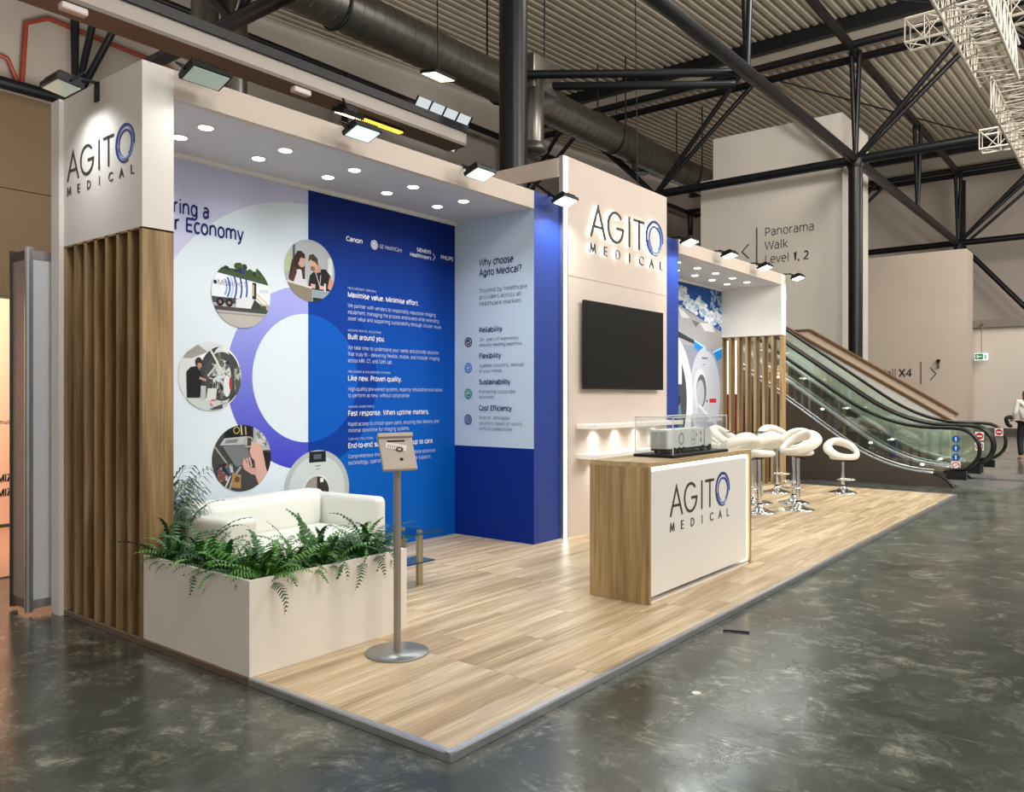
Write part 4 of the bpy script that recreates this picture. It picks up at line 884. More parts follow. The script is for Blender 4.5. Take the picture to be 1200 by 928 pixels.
# ---- floodlights on arms
def flood(x, y, z, label, lens, tilt=20, rz=0, power=0, wd=.25, grp='floodlights along the canopy edge'):
    t = thing('floodlight', label, 'floodlight', (x, y, z), grp, rz=rz)
    rm = Matrix.Rotation(R(-tilt), 3, 'X'); P0 = Vector((x, y, z)); hd = .082
    k = lambda a, b, c: P0 + rm @ Vector((a, b, c))
    hs = MB().obox(k(0, 0, .012), (wd / 2, hd, .016), rm).build('housing', M_black, t)
    q = MB()
    for i in range(12): q.obox(k(-wd / 2 + .02 + i * (wd - .04) / 11, 0, .045), (.003, hd * .8, .014), rm)
    q.build('cooling_fins', M_black, hs)
    MB().obox(k(0, 0, -.008), (wd / 2 - .016, hd - .014, .003), rm).build('lens', lens, t)
    q = MB(); q.tube([k(-wd / 2 - .008, 0, .01), k(-wd / 2 - .008, .07, .10), k(wd / 2 + .008, .07, .10), k(wd / 2 + .008, 0, .01)], .007, 6); q.build('yoke', M_steel, t)
    q = MB(); q.tube([k(0, .07, .10), P0 + Vector((0, .20, .09)), P0 + Vector((0, .30, .085))], .010, 6); q.box(x - .03, x + .03, y + .21, y + .26, z - .03, z + .095); q.build('arm', M_steel, t)
    if power:
        n_ = rm @ Vector((0, 0, -1)); c = P0 + n_ * .022
        area('flood_beam', c, c + n_, wd * .8, power, (.92, 1, .98), .15, t, 150)
    return t
fl_y = YF - .20
flood(.30, fl_y, 3.47, 'first floodlight of the row, unlit looking, over the pillar corner', M_flooddim, 18, 0, 3, .27)
flood(1.56, fl_y, 3.45, 'second floodlight of the row above the sofa corner', emis('flood_mid', (205, 240, 230), 1.6), 18, 0, 14)
flood(2.90, fl_y, 3.44, 'third floodlight of the row above the right end of the sofa corner', emis('flood_mid2', (225, 250, 240), 3), 18, 0, 14)
flood(4.20, fl_y, 3.45, 'bright floodlight at the blue strip left of the sign tower', M_flood, 18, 0, 16)
flood(6.98, fl_y, 3.46, 'bright floodlight at the blue strip right of the sign tower', M_flood, 18, 0, 16)
flood(8.22, fl_y, 3.46, 'floodlight at the middle of the far wing canopy, first of two', M_flood, 18, 0, 14)
flood(9.54, fl_y, 3.46, 'floodlight at the middle of the far wing canopy, second of two', M_flood, 18, 0, 14)
flood(11.0, fl_y, 3.47, 'last floodlight at the outer end of the far wing canopy', M_flood, 18, 0, 14)
f = flood(-.22, 3.10, 3.44, 'floodlight on the side of the pillar above the left logo', M_flooddim, 8, 0, 0)
f.rotation_euler = (0, 0, R(-90))
area('flood_beam', (-.22, 3.10, 3.41), (-.10, 3.10, 2.8), .25, 3.0, (.95, 1, 1), .15, None, 120)

# ---- hall lamps seen beyond
def lamp(loc, wd, label, col, s_, rz=0, tilt=25, sz=.5, kind='hall_lamp'):
    t = thing(kind, label, 'lamp', loc, rz=rz); rm = Matrix.Rotation(R(tilt), 3, 'X'); P0 = Vector(loc)
    MB().obox(P0, (wd / 2, wd * .36, .03), rm).build('housing', M_black, t)
    MB().obox(P0 + rm @ Vector((0, 0, -.034)), (wd / 2 - .03, wd * .36 - .03, .004), rm).build('lens', emis('lamp_' + label[:6], col, s_), t)
    MB().tube([P0, P0 + Vector((0, .1, sz))], .015, 6).build('hanger', M_steel, t)
lamp((9.6, 9.2, 8.1), .62, 'square lit lamp hanging below the spiral duct', (240, 250, 190), 5, R(0), 10, 5.0)
lamp((3.98, 5.35, 4.93), .32, 'warm glowing floodlight clipped under the pale beam', (255, 226, 170), 9, 0, 20, .2)
lamp((4.10, 5.5, 5.05), .20, 'small second lamp tucked above the warm floodlight', (255, 250, 240), 4, 0, 10, .1)
t = thing('strip_light', 'long amber strip light under the pale beam', 'lamp', (4.7, 5.7, 5.1))
MB().box(4.22, 5.22, 5.66, 5.76, 5.085, 5.12).build('housing', M_black, t); MB().box(4.24, 5.20, 5.67, 5.75, 5.07, 5.085).build('tube', emis('amber', (255, 196, 60), 3), t)
t = thing('strip_light', 'short white strip light high in the roof at top left', 'lamp', (5.9, 10, 9.8))
MB().box(4.6, 6.6, 10, 10.3, 9.8, 9.86).build('tube', emis('tube_white', (245, 250, 250), 1.5), t); MB().box(4.6, 6.6, 9.98, 10.32, 9.86, 9.95).build('housing', M_steel, t)
lamp((17.5, 9.0, 6.0), .45, 'small lit lamp beyond the tower above the far wing', (255, 250, 240), 4, 0, 10, 7.5)

# ==================================================================== FURNITURE
# ---- reception counter
t = thing('reception_counter', 'oak reception counter with a glowing white logo front', 'counter', (3.5, .75, PZ))
x0, x1, y0, y1, zt = 2.585, 4.44, .504, .993, 1.038
bev(MB().box(x0, x1, y0, y1, zt - .036, zt).build('top', wood('oak_counter_top', (152, 124, 88), (184, 158, 118), (204, 180, 142), 0, .4), t), .002)
bev(MB().box(x0, x0 + .036, y0, y1, PZ, zt - .036).build('end_panel', M_oak, t), .002)
bev(MB().box(x1 - .036, x1, y0, y1, PZ, zt - .036).build('end_panel', M_oak, t), .002)
MB().box(x0 + .036, x1 - .036, y0 + .06, y0 + .08, PZ + .01, zt - .036).build('backing', M_white, t)
MB().box(x0 + .036, x1 - .036, y0 + .01, y1 - .1, PZ, PZ + .02).build('bottom_board', M_white, t)
MB().box(x0 + .06, x1 - .066, y0 + .016, y0 + .030, PZ + .045, zt - .066).build('front_panel', M_white, t)
MB().box(x0 + .038, x1 - .038, y0 + .034, y0 + .054, zt - .046, zt - .038).box(x1 - .058, x1 - .038, y0 + .024, y0 + .05, PZ + .03, zt - .046).box(x0 + .038, x0 + .044, y0 + .034, y0 + .054, PZ + .03, zt - .046).build('light_strip', M_led, t)
MB().box(x0 + .036, x1 - .036, y0 + .008, y0 + .03, PZ + .018, PZ + .032).build('ledge', M_alu, t)
put_logo(t, lambda u, v, d: (2.93 + u, y0 + .016 - d, .618 + v), 1.08, 0, .004)

# ---- display case with trailer model
t = thing('display_case', 'clear acrylic display case on the reception counter', 'display case', (3.55, .72, zt))
cx0, cx1, cy0, cy1, cz0, cz1 = 3.06, 4.04, .56, .88, zt, 1.345
MB().box(cx0 - .01, cx1 + .01, cy0 - .01, cy1 + .01, cz0, cz0 + .022).build('base', M_black, t)
q = [(cx0, cx1, cy0, cy0 + .004), (cx0, cx1, cy1 - .004, cy1), (cx0, cx0 + .004, cy0 + .004, cy1 - .004), (cx1 - .004, cx1, cy0 + .004, cy1 - .004)]
for a in q: MB().box(a[0], a[1], a[2], a[3], cz0 + .022, cz1 - .004).build('side_pane', M_glass, t)
MB().box(cx0, cx1, cy0, cy1, cz1 - .004, cz1).build('top_pane', M_glass, t)
q = MB(); e_ = .003; M_edge = mat('acrylic_edge', (226, 232, 232), .2)
for x in (cx0, cx1):
    for y in (cy0, cy1): q.box(x - e_, x + e_, y - e_, y + e_, cz0 + .022, cz1)
for y in (cy0, cy1): q.box(cx0, cx1, y - e_, y + e_, cz1 - .004, cz1 + .003)
for x in (cx0, cx1): q.box(x - e_, x + e_, cy0, cy1, cz1 - .004, cz1 + .003)
q.build('bright_edges', M_edge, t)
M_tw = mat('model_white', (236, 238, 234), .4)
t = thing('model_truck', 'white scale model of a scanner trailer truck inside the display case', 'model truck', (3.5, .72, zt + .022))
zb = zt + .022
bev(MB().box(3.14, 3.78, .64, .80, zb + .038, zb + .185).build('trailer', M_tw, t), .003)
c = MB(); pl = [(3.80, zb + .035), (3.93, zb + .035), (3.935, zb + .09), (3.915, zb + .15), (3.88, zb + .18), (3.80, zb + .185)]
c.prism(pl, lambda u, v, d: (u, d, v), .645, .795); c.build('cab', M_tw, t)
MB().box(3.14, 3.93, .65, .79, zb + .022, zb + .038).build('chassis', M_black, t)
for x in (3.24, 3.32, 3.40, 3.74, 3.88):
    w_ = MB()
    for y in (.645, .79): w_.tube([(x, y - .012, zb + .024), (x, y + .012, zb + .024)], .024, 14)
    w_.build('wheel_pair', M_black, t)
fl = Flat(lambda u, v, d: (u, .64 - d, v), start=.0006)
fl.ring(3.36, zb + .11, .040, .046, (60, 80, 130), n=30); fl.ring(3.36, zb + .11, .032, .035, (90, 90, 96), n=30)
for a, b, c_, d in ((3.545, zb + .10, 3.60, zb + .165), (3.545, zb + .06, 3.60, zb + .095)):
    fl.line([(a, b), (c_, b), (c_, d), (a, d), (a, b)], .003, (90, 92, 92))
fl.rect(3.625, zb + .12, 3.635, zb + .145, (90, 92, 92)); fl.rect(3.70, zb + .13, 3.712, zb + .165, (30, 30, 34)); fl.rect(3.70, zb + .07, 3.712, zb + .11, (30, 30, 34)); fl.rect(3.765, zb + .04, 3.77, zb + .18, (40, 40, 44))
fl.mb.build('side_markings', M_print, t)
q = MB().box(3.10, 3.14, .70, .74, zb + .05, zb + .12); q = MB().box(3.136, 3.14, .66, .715, zb + .05, zb + .17).box(3.136, 3.14, .725, .78, zb + .05, zb + .17); q.build('rear_door', mat('model_grey', (182, 184, 180), .4), t)
tag(bev(MB().box(4.22, 4.40, .86, .96, zt, zt + .014).build('tablet', M_black), .004), 'flat black tablet lying on the far right end of the counter top', 'tablet')

# ---- tablet stand
px_, py_ = .771, 1.123
t = thing('tablet_stand', 'grey floor stand with round base and empty tilted tablet holder', 'tablet stand', (px_, py_, PZ))
M_gst = mat('grey_stand_metal', (158, 152, 144), .4, .5)
MB().lathe([(.178, 0), (.18, .004), (.178, .012), (.03, .016)], (px_, py_, PZ), 48).build('base', mat('brushed_grey_base', (150, 152, 152), .35, .6, noise=.06, nscale=8), t)
MB().lathe([(.021, .012), (.021, 1.03)], (px_, py_, PZ), 20).build('pole', M_gst, t)
fw = Vector((math.sin(R(51.66)), math.cos(R(51.66)), 0)); ri = Vector((fw.y, -fw.x, 0)).normalized()
yaw_h = R(22); n2 = (Vector((-fw.x, -fw.y, 0)) * math.cos(yaw_h) + ri * math.sin(yaw_h)); r2 = Vector((0, 0, 1)).cross(n2).normalized()
tl = R(36); nn = (n2 * math.cos(tl) + Vector((0, 0, 1)) * math.sin(tl)).normalized(); u2 = nn.cross(r2)
rm = Matrix((r2, u2, nn)).transposed() @ Matrix.Rotation(R(1), 3, 'Z'); hc = Vector((px_ + .002, py_, 1.175))
def hp(a, b, c): return hc + rm @ Vector((a, b, c))
M_case = mat('tablet_case', (196, 184, 172), .4)
cs_ = bev(MB().obox(hp(0, 0, 0), (.098, .108, .012), rm).build('case', M_case, t), .004)
q = MB(); q.obox(hp(0, .112, .010), (.102, .012, .022), rm); q.build('top_lip', M_case, t)
q = MB(); q.obox(hp(0, .078, .013), (.052, .005, .002), rm); q.build('slot', M_black, cs_)
q = MB(); r3 = rm @ Matrix.Rotation(R(-14), 3, 'Z'); q.obox(hp(-.005, .040, .014), (.060, .020, .001), r3); stk = q.build('sticker', M_white, cs_)
q = MB()
for i in range(7): q.obox(hp(-.05 + i * .012, .046 - i * .003, .0155), (.002, .010, .0005), r3)
pt_ = q.build('sticker_print', mat('sticker_grey', (140, 136, 132), .6), cs_)
q = MB(); 
for a in range(0, 360, 45): q.obox(hp(.012 + .017 * math.cos(R(a)), .020 + .012 * math.sin(R(a)), .016), (.005, .004, .002), rm)
q.build('latch', mat('latch_dark', (70, 40, 38), .4), cs_)
q = MB(); q.tube([hp(.014, -.045, .010), hp(.014, -.045, .0145)], .010, 14); q.build('lock_hole', M_black, cs_)
MB().tube([hp(0, 0, -.012), (px_, py_, 1.06)], .02, 10).build('neck', M_gst, t)

# ---- planter
t = thing('planter_box', 'cream L shaped planter box wrapping the stand corner', 'planter', (.3, 1.8, PZ))
M_pl = mat('planter_laminate', (236, 230, 220), .45, noise=.02, nscale=3)
M_plg = M_pl
zt2 = .545
bev(MB().box(0.006, 1.11, 1.42, 1.44, PZ, zt2).build('front_panel', M_plg, t), .002)
bev(MB().box(0.006, .026, 1.44, YF - .002, PZ, zt2).build('side_panel', M_plg, t), .002)
bev(MB().box(1.09, 1.155, 1.44, 1.86, PZ, zt2 - .004).build('end_panel', M_plg, t), .002)
MB().box(.40, 1.09, 1.84, 1.86, PZ, zt2 - .02).box(.38, .40, 1.84, YF, PZ, zt2 - .02).build('inner_panel', M_plg, t)
MB().box(.026, 1.09, 1.44, 1.84, .40, .47).box(.026, .38, 1.84, YF - .01, .40, .47).build('soil', mat('soil', (36, 28, 20), .95, noise=.3, nscale=30), t)

# ---- ferns
M_fern = []
for i, c in enumerate(((50, 104, 40), (76, 134, 50), (34, 80, 34), (100, 150, 62))):
    M_fern.append(mat('fern_green_%s' % 'abcd'[i], c, .45, noise=.25, nscale=14))
def frond_mesh(seed, kind):
    rg = random.Random(seed); L = rg.uniform(.28, .52); arch = rg.uniform(.45, 1.5); n = 18; vs = []; fs = []
    ang = R(rg.uniform(50, 85)); x = z = 0; pts = []; y = 0; bendy = rg.uniform(-.5, .5)
    for i in range(n + 1):
        s_ = i / n; pts.append((x, y, z)); a = ang - arch * s_ * s_ * 1.9
        x += math.cos(a) * L / n; z += math.sin(a) * L / n; y += bendy * L / n * s_
    for i in range(n):
        p, q_ = pts[i], pts[i + 1]; s_ = (i + .5) / n
        if kind == 0: wd = .040 * (math.sin(math.pi * min(1, s_ * .9 + .12)) ** .7)      # feathery leaflets
        else: wd = .021 * (math.sin(math.pi * min(1, s_ * .85 + .14)) ** .6) * (1 + .25 * (i % 2))
        k = len(vs); mx_ = [(p[j] + q_[j]) / 2 for j in range(3)]; wob = .25 * math.sin(i * 1.7 + seed)
        for sd in (-1, 1):
            k = len(vs)
            tip = (mx_[0] + (.3 * wd if kind == 0 else .1 * wd), mx_[1] + sd * wd, mx_[2] - wd * (.35 + wob * .3) + (0 if kind == 0 else wd * wob))
            if kind == 0: vs += [p, tuple(p[j] * .35 + q_[j] * .65 for j in range(3)), (tip[0] + .004, tip[1], tip[2]), (tip[0] - .004, tip[1], tip[2])]
            else:
                t2 = (q_[0], q_[1] + sd * wd * .8, q_[2] + wd * wob * .5); vs += [p, q_, t2, tip]
            fs.append((k, k + 1, k + 2, k + 3) if sd == 1 else (k + 3, k + 2, k + 1, k))
    me = bpy.data.meshes.new('frond'); me.from_pydata(vs, [], fs); me.materials.append(M_fern[seed % 4]); me.polygons.foreach_set('use_smooth', [True] * len(fs)); return me
FR = [[frond_mesh(i, 0) for i in range(10)], [frond_mesh(i + 40, 1) for i in range(10)]]
spots = [(.12, 2.36, 'behind the pillar edge at the left end of the planter', 0), (.16, 2.12, 'second from the left along the planter side', 1), (.14, 1.88, 'in the middle of the planter side', 0), (.18, 1.66, 'beside the outer corner of the planter', 1), (.20, 1.53, 'right at the outer corner of the planter', 0),
         (.42, 1.62, 'just right of the outer planter corner', 1), (.58, 1.56, 'front and centre of the long planter side', 0), (.74, 1.66, 'right of centre in the planter, with tall curled fronds', 1), (.90, 1.58, 'second from the right end of the planter', 0), (1.03, 1.68, 'at the right end of the planter behind the tablet stand', 1)]
for (x, y, where, kd) in spots:
    t = thing('fern', 'green fern ' + where, 'plant', (x, y, .47), 'ferns in the planter')
    nf = 46
    for i in range(nf):
        kk = kd if random.random() < .7 else 1 - kd
        o = bpy.data.objects.new('frond', random.choice(FR[kk])); C.objects.link(o); o.parent = t
        o.location = (rnd(-.05, .05), rnd(-.05, .05), rnd(0, .03)); s_ = rnd(.5, 1.05); o.scale = (s_, s_, s_ * rnd(.75, 1.1))
        o.rotation_euler = (rnd(-.35, .35), rnd(-.3, .55), 2 * math.pi * i / nf + rnd(-.3, .3))
# ---- palm behind the pillar
t = thing('palm_plant', 'dark green potted palm tucked behind the oak pillar', 'plant', (.38, 3.0, PZ))
MB().lathe([(.10, 0), (.14, .02), (.16, .28), (.145, .28), (.14, .25)], (.38, 3.0, PZ), 24).build('pot', M_white, t)
def palm_leaf(seed):
    rg = random.Random(seed); vs = []; fs = []; L = rg.uniform(.55, .85); n = 14; x = z = 0; ang = R(rg.uniform(60, 85)); pts = []
    for i in range(n + 1):
        s_ = i / n; pts.append((x, z)); a = ang - s_ ** 1.6 * rg.uniform(1.1, 1.5); x += math.cos(a) * L / n; z += math.sin(a) * L / n
    for i in range(4, n):
        for sd in (-1, 1):
            p = pts[i]; k = len(vs); l = .22 * (1 - (i - 4) / n * .7)
            vs += [(p[0], 0, p[1]), (p[0] + .4 * l, sd * l * .45 - .011, p[1] + .02), (p[0] + .9 * l, sd * l * .8, p[1] - .25 * l), (p[0] + .4 * l, sd * l * .45 + .011, p[1] + .02)]
            fs.append((k, k + 1, k + 2, k + 3))
    for i in range(n):
        k = len(vs); p, q_ = pts[i], pts[i + 1]; vs += [(p[0], -.004, p[1]), (q_[0], -.003, q_[1]), (q_[0], .003, q_[1]), (p[0], .004, p[1])]; fs.append((k, k + 1, k + 2, k + 3))
    me = bpy.data.meshes.new('palm_frond'); me.from_pydata(vs, [], fs); me.materials.append(mat('palm_green', (38, 84, 42), .4, noise=.2, nscale=10)); return me
PL = [palm_leaf(i) for i in range(6)]
for i in range(44):
    o = bpy.data.objects.new('palm_frond', PL[i % 6]); C.objects.link(o); o.parent = t; o.location = (rnd(-.03, .03), rnd(-.03, .03), rnd(.22, .5)); s_ = rnd(.7, 1.0); o.scale = (s_ * .62, s_ * .8, s_ * .95)
    o.rotation_euler = (0, rnd(-.1, .3), R(-100 + 200 * ((i * .618) % 1)))
MB().tube([(.38, 3.0, PZ + .2), (.38, 3.0, PZ + .55)], .015, 6).build('stem', M_fern[2], t)

# ---- sofa
t = thing('sofa', 'white leather two seat sofa with boxy arms behind the planter', 'sofa', (.50, 2.42, PZ), rz=R(6))
def sp(name, x0, x1, y0, y1, z0, z1, r, m=M_sofa):
    b = MB().rbox(x0, x1, y0, y1, z0, z1, r, 0, 4); base = parent_world(t)
    me_o = b.build(name, m, None, (0, 0, 0)); me_o.parent = t; me_o.location = (0, 0, 0); return me_o
sp('arm', 0, .27, 0, .86, .10, .66, .05); sp('arm', 1.43, 1.56, .0, .86, .10, .66, .05)
sp('backrest', .0, 1.56, .70, .90, .10, .68, .05); sp('seat_frame', .25, 1.45, .03, .72, .10, .27, .03)
sp('seat_cushion', .275, 1.425, .0, .71, .26, .42, .05)
sp('back_cushion', .28, 1.42, .58, .71, .40, .67, .05)
for x, y in ((.08, .08), (1.50, .08), (.08, .80), (1.50, .80)):
    o = MB().lathe([(.022, 0), (.022, .105)], (x, y, 0), 12).build('foot', M_chrome, None, (0, 0, 0)); o.parent = t; o.location = (0, 0, 0)

# ---- glass side table
t = thing('side_table', 'glass side table with metal legs right of the sofa', 'table', (2.1, 2.3, PZ))
M_brass = mat('brushed_champagne', (176, 164, 136), .3, .8)
tx0, tx1, ty0, ty1 = 1.70, 2.14, 2.12, 2.46
for x in (tx0 + .08, tx1 - .10):
    for y in (ty0 + .09, ty1 - .06): MB().lathe([(.027, 0), (.027, .40), (.022, .41), (.022, .425)], (x, y, PZ), 18).build('leg', M_brass, t)
M_tg = glass('table_glass', (206, 228, 224), .12)
for a, z in ((0, .445), (.06, .21)):
    bev(MB().box(tx0 + a, tx1 - a * .3 + .06, ty0 + a, ty1 - a, z, z + .010).build('glass_top' if z > .3 else 'glass_shelf', M_tg, t), .003)
    q = MB().box(tx0 + a, tx1 - a * .3 + .06, ty0 + a - .001, ty0 + a + .001, z, z + .010).box(tx0 + a - .001, tx0 + a + .001, ty0 + a, ty1 - a, z, z + .010); q.build('glass_edge', mat('dark_glass_edge', (24, 66, 76), .2), t)

# ---- bar stools
def make_stool(h):
    r = thing('bar_stool', 'x', 'stool', (0, 0, 0), 'white bar stools in the far wing')
    MB().lathe([(.205, 0), (.205, .008), (.16, .02), (.09, .04), (.05, .07), (.034, .10), (.030, .12)], (0, 0, 0), 32).build('base', M_chrome, r)
    MB().lathe([(.029, .10), (.029, h * .55)], (0, 0, 0), 20).build('sleeve', M_chrome, r)
    MB().lathe([(.022, h * .5), (.022, h)], (0, 0, 0), 20).build('gas_lift', M_chrome, r)
    MB().lathe([(.034, .095), (.034, .12)], (0, 0, 0), 20).build('collar', M_black, r)
    fr = MB().tube([(.04 * 0 + .03, .0, h * .42)] + [(.10 + .11 * math.cos(R(a)), .13 * math.sin(R(a)), h * .42) for a in range(-150, 151, 20)] + [(.03, 0, h * .42)], .010, 8); fr.build('footrest', M_chrome, r)
    MB().tube([(0, .02, h - .02), (.03, .16, h - .03), (.04, .20, h - .05)], .007, 6).build('lever', M_black, r)
    MB().lathe([(.03, h - .03), (.09, h - .005), (.09, h)], (0, 0, 0), 20).build('mount', M_black, r)
    s_ = MB().lathe([(.10, 0), (.17, .008), (.195, .03), (.195, .055), (.17, .078), (.08, .085), (.01, .085)], (0, 0, h), 36); s_.build('seat', M_leather, r)
    lp = MB(); pts = []; rs = []
    for i in range(36):
        a = 2 * math.pi * i / 36; c_ = math.cos(a); b_ = (1 - c_) / 2      # c=1 front, c=-1 back
        pts.append((.185 * c_ - .035 * b_, .215 * math.sin(a), h + .052 + .215 * b_ ** 1.2)); rs.append(.046 + .046 * b_)
    lp.tube(pts, rs, 14, 0, True, sx=.58); lp.build('ring_backrest', M_leather, r)
    return r
def place(o, x, y, face, label): o.location = (x, y, PZ); o.rotation_euler = (0, 0, R(face)); o['label'] = label
hi_ = make_stool(.70)
place(hi_, 8.05, 1.32, 150, 'white bar stool in front, right of the glass table, back turned to the aisle')
for x, y, fc, lb in ((7.50, 1.62, 75, 'white bar stool nearest the counter end, wide open back toward the viewer'), (8.70, 1.60, 170, 'white bar stool half hidden behind the front right stool'), (9.75, 2.22, 240, 'white bar stool at the back of the glass table near the slats'),
                     (7.05, 1.75, 70, 'white bar stool half hidden behind the display case'), (9.1, 2.75, 270, 'white bar stool farthest back against the far wing wall'), (8.3, 2.70, 280, 'white bar stool behind the glass table on its left')):
    c = copy_tree(hi_); place(c, x, y, fc, lb)
lw_ = make_stool(.50); place(lw_, 10.35, 1.42, 225, 'lone white bar stool set low at the right, apart from the others')
# ---- glass bar table
t = thing('bar_table', 'tall round glass bar table on a chrome foot between the stools', 'table', (8.35, 2.05, PZ))
MB().lathe([(.27, 0), (.27, .01), (.20, .025), (.06, .05), (.04, .08)], (8.35, 2.05, PZ), 36).build('base', M_chrome, t)
MB().lathe([(.038, .05), (.038, .96)], (8.35, 2.05, PZ), 20).build('pole', M_chrome, t)
MB().lathe([(.34, 0), (.345, .006), (.34, .012)], (8.35, 2.05, PZ + .965), 40).build('glass_top', M_tg, t)
MB().lathe([(.12, 0), (.12, .008)], (8.35, 2.05, PZ + .955), 24).build('top_plate', M_chrome, t)
tag(MB().lathe([(.05, 0), (.055, .02), (.04, .04)], (7.78, 1.45, PZ), 16).build('cup', M_white), 'small white round tub on the floor by the stool bases', 'tub')

# ==================================================================== LEFT OF THE STAND
t = thing('partition_panel', 'free standing aluminium framed partition end left of the stand', 'partition', (-.1, 3.9, 0))
M_pp = mat('partition_panel_white', (206, 212, 220), .45)
MB().box(-.128, .03, 3.795, 3.81, .10, 2.45).build('panel', M_pp, t); MB().box(-.15, -.138, 3.83, 4.05, .10, 2.45).build('panel', mat('partition_grey', (150, 140, 134), .5), t)
for x, y in ((-.145, 3.80), (-.14, 4.07)):
    q = MB(); q.lathe([(.020, 0), (.020, 2.51)], (x, y, .02), 8, 0, False); q.box(x - .026, x + .026, y - .006, y + .006, .02, 2.53); q.box(x - .006, x + .006, y - .026, y + .026, .02, 2.53); q.build('post', M_alu if y < 4 else M_aludark, t)
MB().box(-.128, .03, 3.79, 3.815, 2.45, 2.51).box(-.128, .03, 3.79, 3.815, .04, .10).build('rail', M_alu, t)
MB().box(-.155, -.135, 3.83, 4.05, 2.45, 2.51).box(-.155, -.135, 3.83, 4.05, .04, .10).build('rail', M_aludark, t)
M_peach = mat('peach_wall', (248, 206, 176), .6, emit=(255, 206, 176), es=.0)
t = thing('neighbour_wall', 'brightly lit peach wall of a neighbouring stand at the far left', 'wall panel', (0, 8, 0))
MB().box(-3.5, 1.9, 8, 8.1, .05, 2.62).build('panel', M_peach, t)
q = MB(); f8 = lambda u, v, d=.006: (u, 8 - d, v)
put_text(q, 'inium', f8, 1.125, 1.19, .050, .128); q.build('small_text', M_charcoal, t)
q = MB(); put_text(q, 'MIZ', f8, 1.112, .535, .083, .145, .02); put_text(q, 'MIZ', f8, 1.112, .370, .083, .145, .02); q.build('bold_text', M_black, t)
area('neighbour_spot', (-.5, 6.3, 3.2), (.3, 8, 1.3), .5, 140, (1, .78, .62))
tag(MB().box(-3.5, 1.9, 5.2, 8, 0.0, .012).build('neighbour_reflection', mat('peach_reflection', (196, 150, 124), .6)), 'pinkish painted reflection of the peach wall on the floor', 'reflection_sheet')  # thin sheet whose colour stands in for the wall's reflection in the floor
tag(MB().box(-.2, .2, 5.3, 5.36, 2.4, 2.66).build('neighbour_header', M_peach), 'small peach board just above the partition', 'board')
# light box seen through the slats
t = thing('light_box', 'glowing white and red panel seen through the oak slats', 'light box', (12.0, 4.2, 0))
MB().box(11.9, 12.0, 3.7, 4.9, 1.55, 2.55).build('white_field', emis('box_white', (250, 248, 238), 1.6), t); MB().box(11.9, 12.0, 3.7, 4.9, 0, 1.55).build('red_field', mat('box_red', (150, 24, 30), .5), t)

# ---- small things on the hall floor
tag(MB().tube([(2.46, -.10, .006), (2.52, -.25, .006)], .006, 6).build('pen', mat('navy', (30, 34, 70), .4)), 'dark blue pen lying on the concrete by the stand edge', 'pen')
tag(MB().lathe([(.022, 0), (.022, .002)], (1.354, -.441, 0), 16).build('paper_dot', M_white), 'small white paper disc on the concrete floor', 'litter')

# ---- walking person at the right edge, seen from behind
t = thing('person', 'person with long brown hair, white top and black trousers holding a dark coat', 'person', (19.95, .02, 0))
def skin_obj(name, verts, edges, rad, m, parent, sub=2, root=0):
    me = bpy.data.meshes.new(name); me.from_pydata([tuple(Vector(v)) for v in verts], edges, []); o = bpy.data.objects.new(name, me); C.objects.link(o); o.parent = parent
    md = o.modifiers.new('skin', 'SKIN'); md.use_smooth_shade = True
    for i, r_ in enumerate(rad):
        a, b = (r_ if isinstance(r_, tuple) else (r_, r_)); me.skin_vertices[0].data[i].radius = (a, b)
    me.skin_vertices[0].data[root].use_root = True
    s_ = o.modifiers.new('sub', 'SUBSURF'); s_.levels = sub; s_.render_levels = sub
    me.materials.append(m); return o
sd = Vector((.62, -.78, 0)).normalized(); fd = Vector((.78, .62, 0)).normalized()
def pp(a, b, z): return tuple(sd * a + fd * b + Vector((0, 0, z)))
M_skin = mat('skin_tone', (206, 160, 136), .5); M_trous = mat('black_trousers', (24, 24, 28), .7); M_top = mat('white_top', (226, 222, 214), .7); M_hair = mat('brown_hair', (104, 70, 40), .5); M_coat = mat('dark_coat', (22, 24, 34), .8)
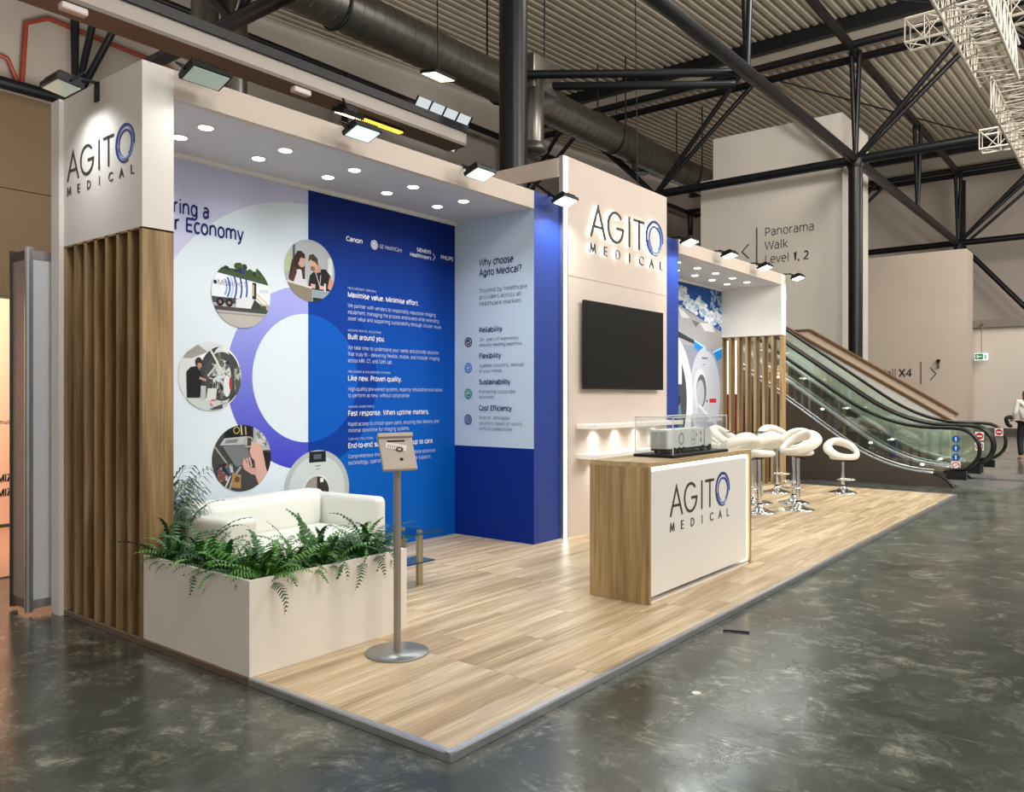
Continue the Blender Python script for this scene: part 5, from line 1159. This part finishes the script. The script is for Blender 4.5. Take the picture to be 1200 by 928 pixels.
V = [pp(0, 0, .95), pp(0, 0, 1.15), pp(0, 0, 1.36), pp(0, .01, 1.47), pp(0, .02, 1.54), pp(0, .03, 1.62), pp(-.09, 0, .88), pp(-.10, .06, .48), pp(-.10, .02, .08), pp(-.10, .14, .03), pp(.09, 0, .88), pp(.10, .10, .50), pp(.10, .0, .10), pp(.10, .12, .05),
     pp(-.18, 0, 1.38), pp(-.23, .02, 1.12), pp(-.22, .16, .95), pp(-.21, .24, .93), pp(.18, 0, 1.38), pp(.23, .0, 1.12), pp(.24, .10, .90), pp(.24, .14, .82)]
E_ = [(0, 1), (1, 2), (2, 3), (3, 4), (4, 5), (0, 6), (6, 7), (7, 8), (8, 9), (0, 10), (10, 11), (11, 12), (12, 13), (2, 14), (14, 15), (15, 16), (16, 17), (2, 18), (18, 19), (19, 20), (20, 21)]
RD = [(.11, .07), (.10, .07), (.13, .08), .05, .06, .085, .085, .06, .04, .04, .085, .06, .04, .04, .055, .04, .03, .03, .055, .04, .03, .03]
skin_obj('body', V, E_, RD, M_skin, t)
skin_obj('top', [pp(0, 0, .90), pp(0, 0, 1.12), pp(0, 0, 1.38), pp(-.19, 0, 1.39), pp(-.24, .02, 1.12), pp(-.225, .12, 1.0), pp(.19, 0, 1.39), pp(.24, 0, 1.12), pp(.245, .08, .96)], [(0, 1), (1, 2), (2, 3), (3, 4), (4, 5), (2, 6), (6, 7), (7, 8)], [(.19, .15), (.17, .13), (.17, .12), .07, .055, .045, .07, .055, .045], M_top, t)
skin_obj('trousers', [pp(0, 0, .98), pp(-.09, 0, .86), pp(-.10, .06, .48), pp(-.10, .02, .10), pp(.09, 0, .86), pp(.10, .10, .50), pp(.10, .0, .12)], [(0, 1), (1, 2), (2, 3), (0, 4), (4, 5), (5, 6)], [(.165, .12), .10, .075, .06, .10, .075, .06], M_trous, t)
skin_obj('hair', [pp(0, -.01, 1.67), pp(0, -.04, 1.52), pp(0, -.08, 1.34), pp(0, -.08, 1.22)], [(0, 1), (1, 2), (2, 3)], [(.10, .10), (.11, .08), (.11, .05), (.06, .03)], M_hair, t)
skin_obj('coat', [pp(-.26, .10, 1.03), pp(-.40, .12, 1.0), pp(-.34, .14, .82), pp(-.24, .12, .80)], [(0, 1), (1, 2), (2, 3)], [(.07, .06), (.08, .05), (.10, .05), (.09, .05)], M_coat, t)
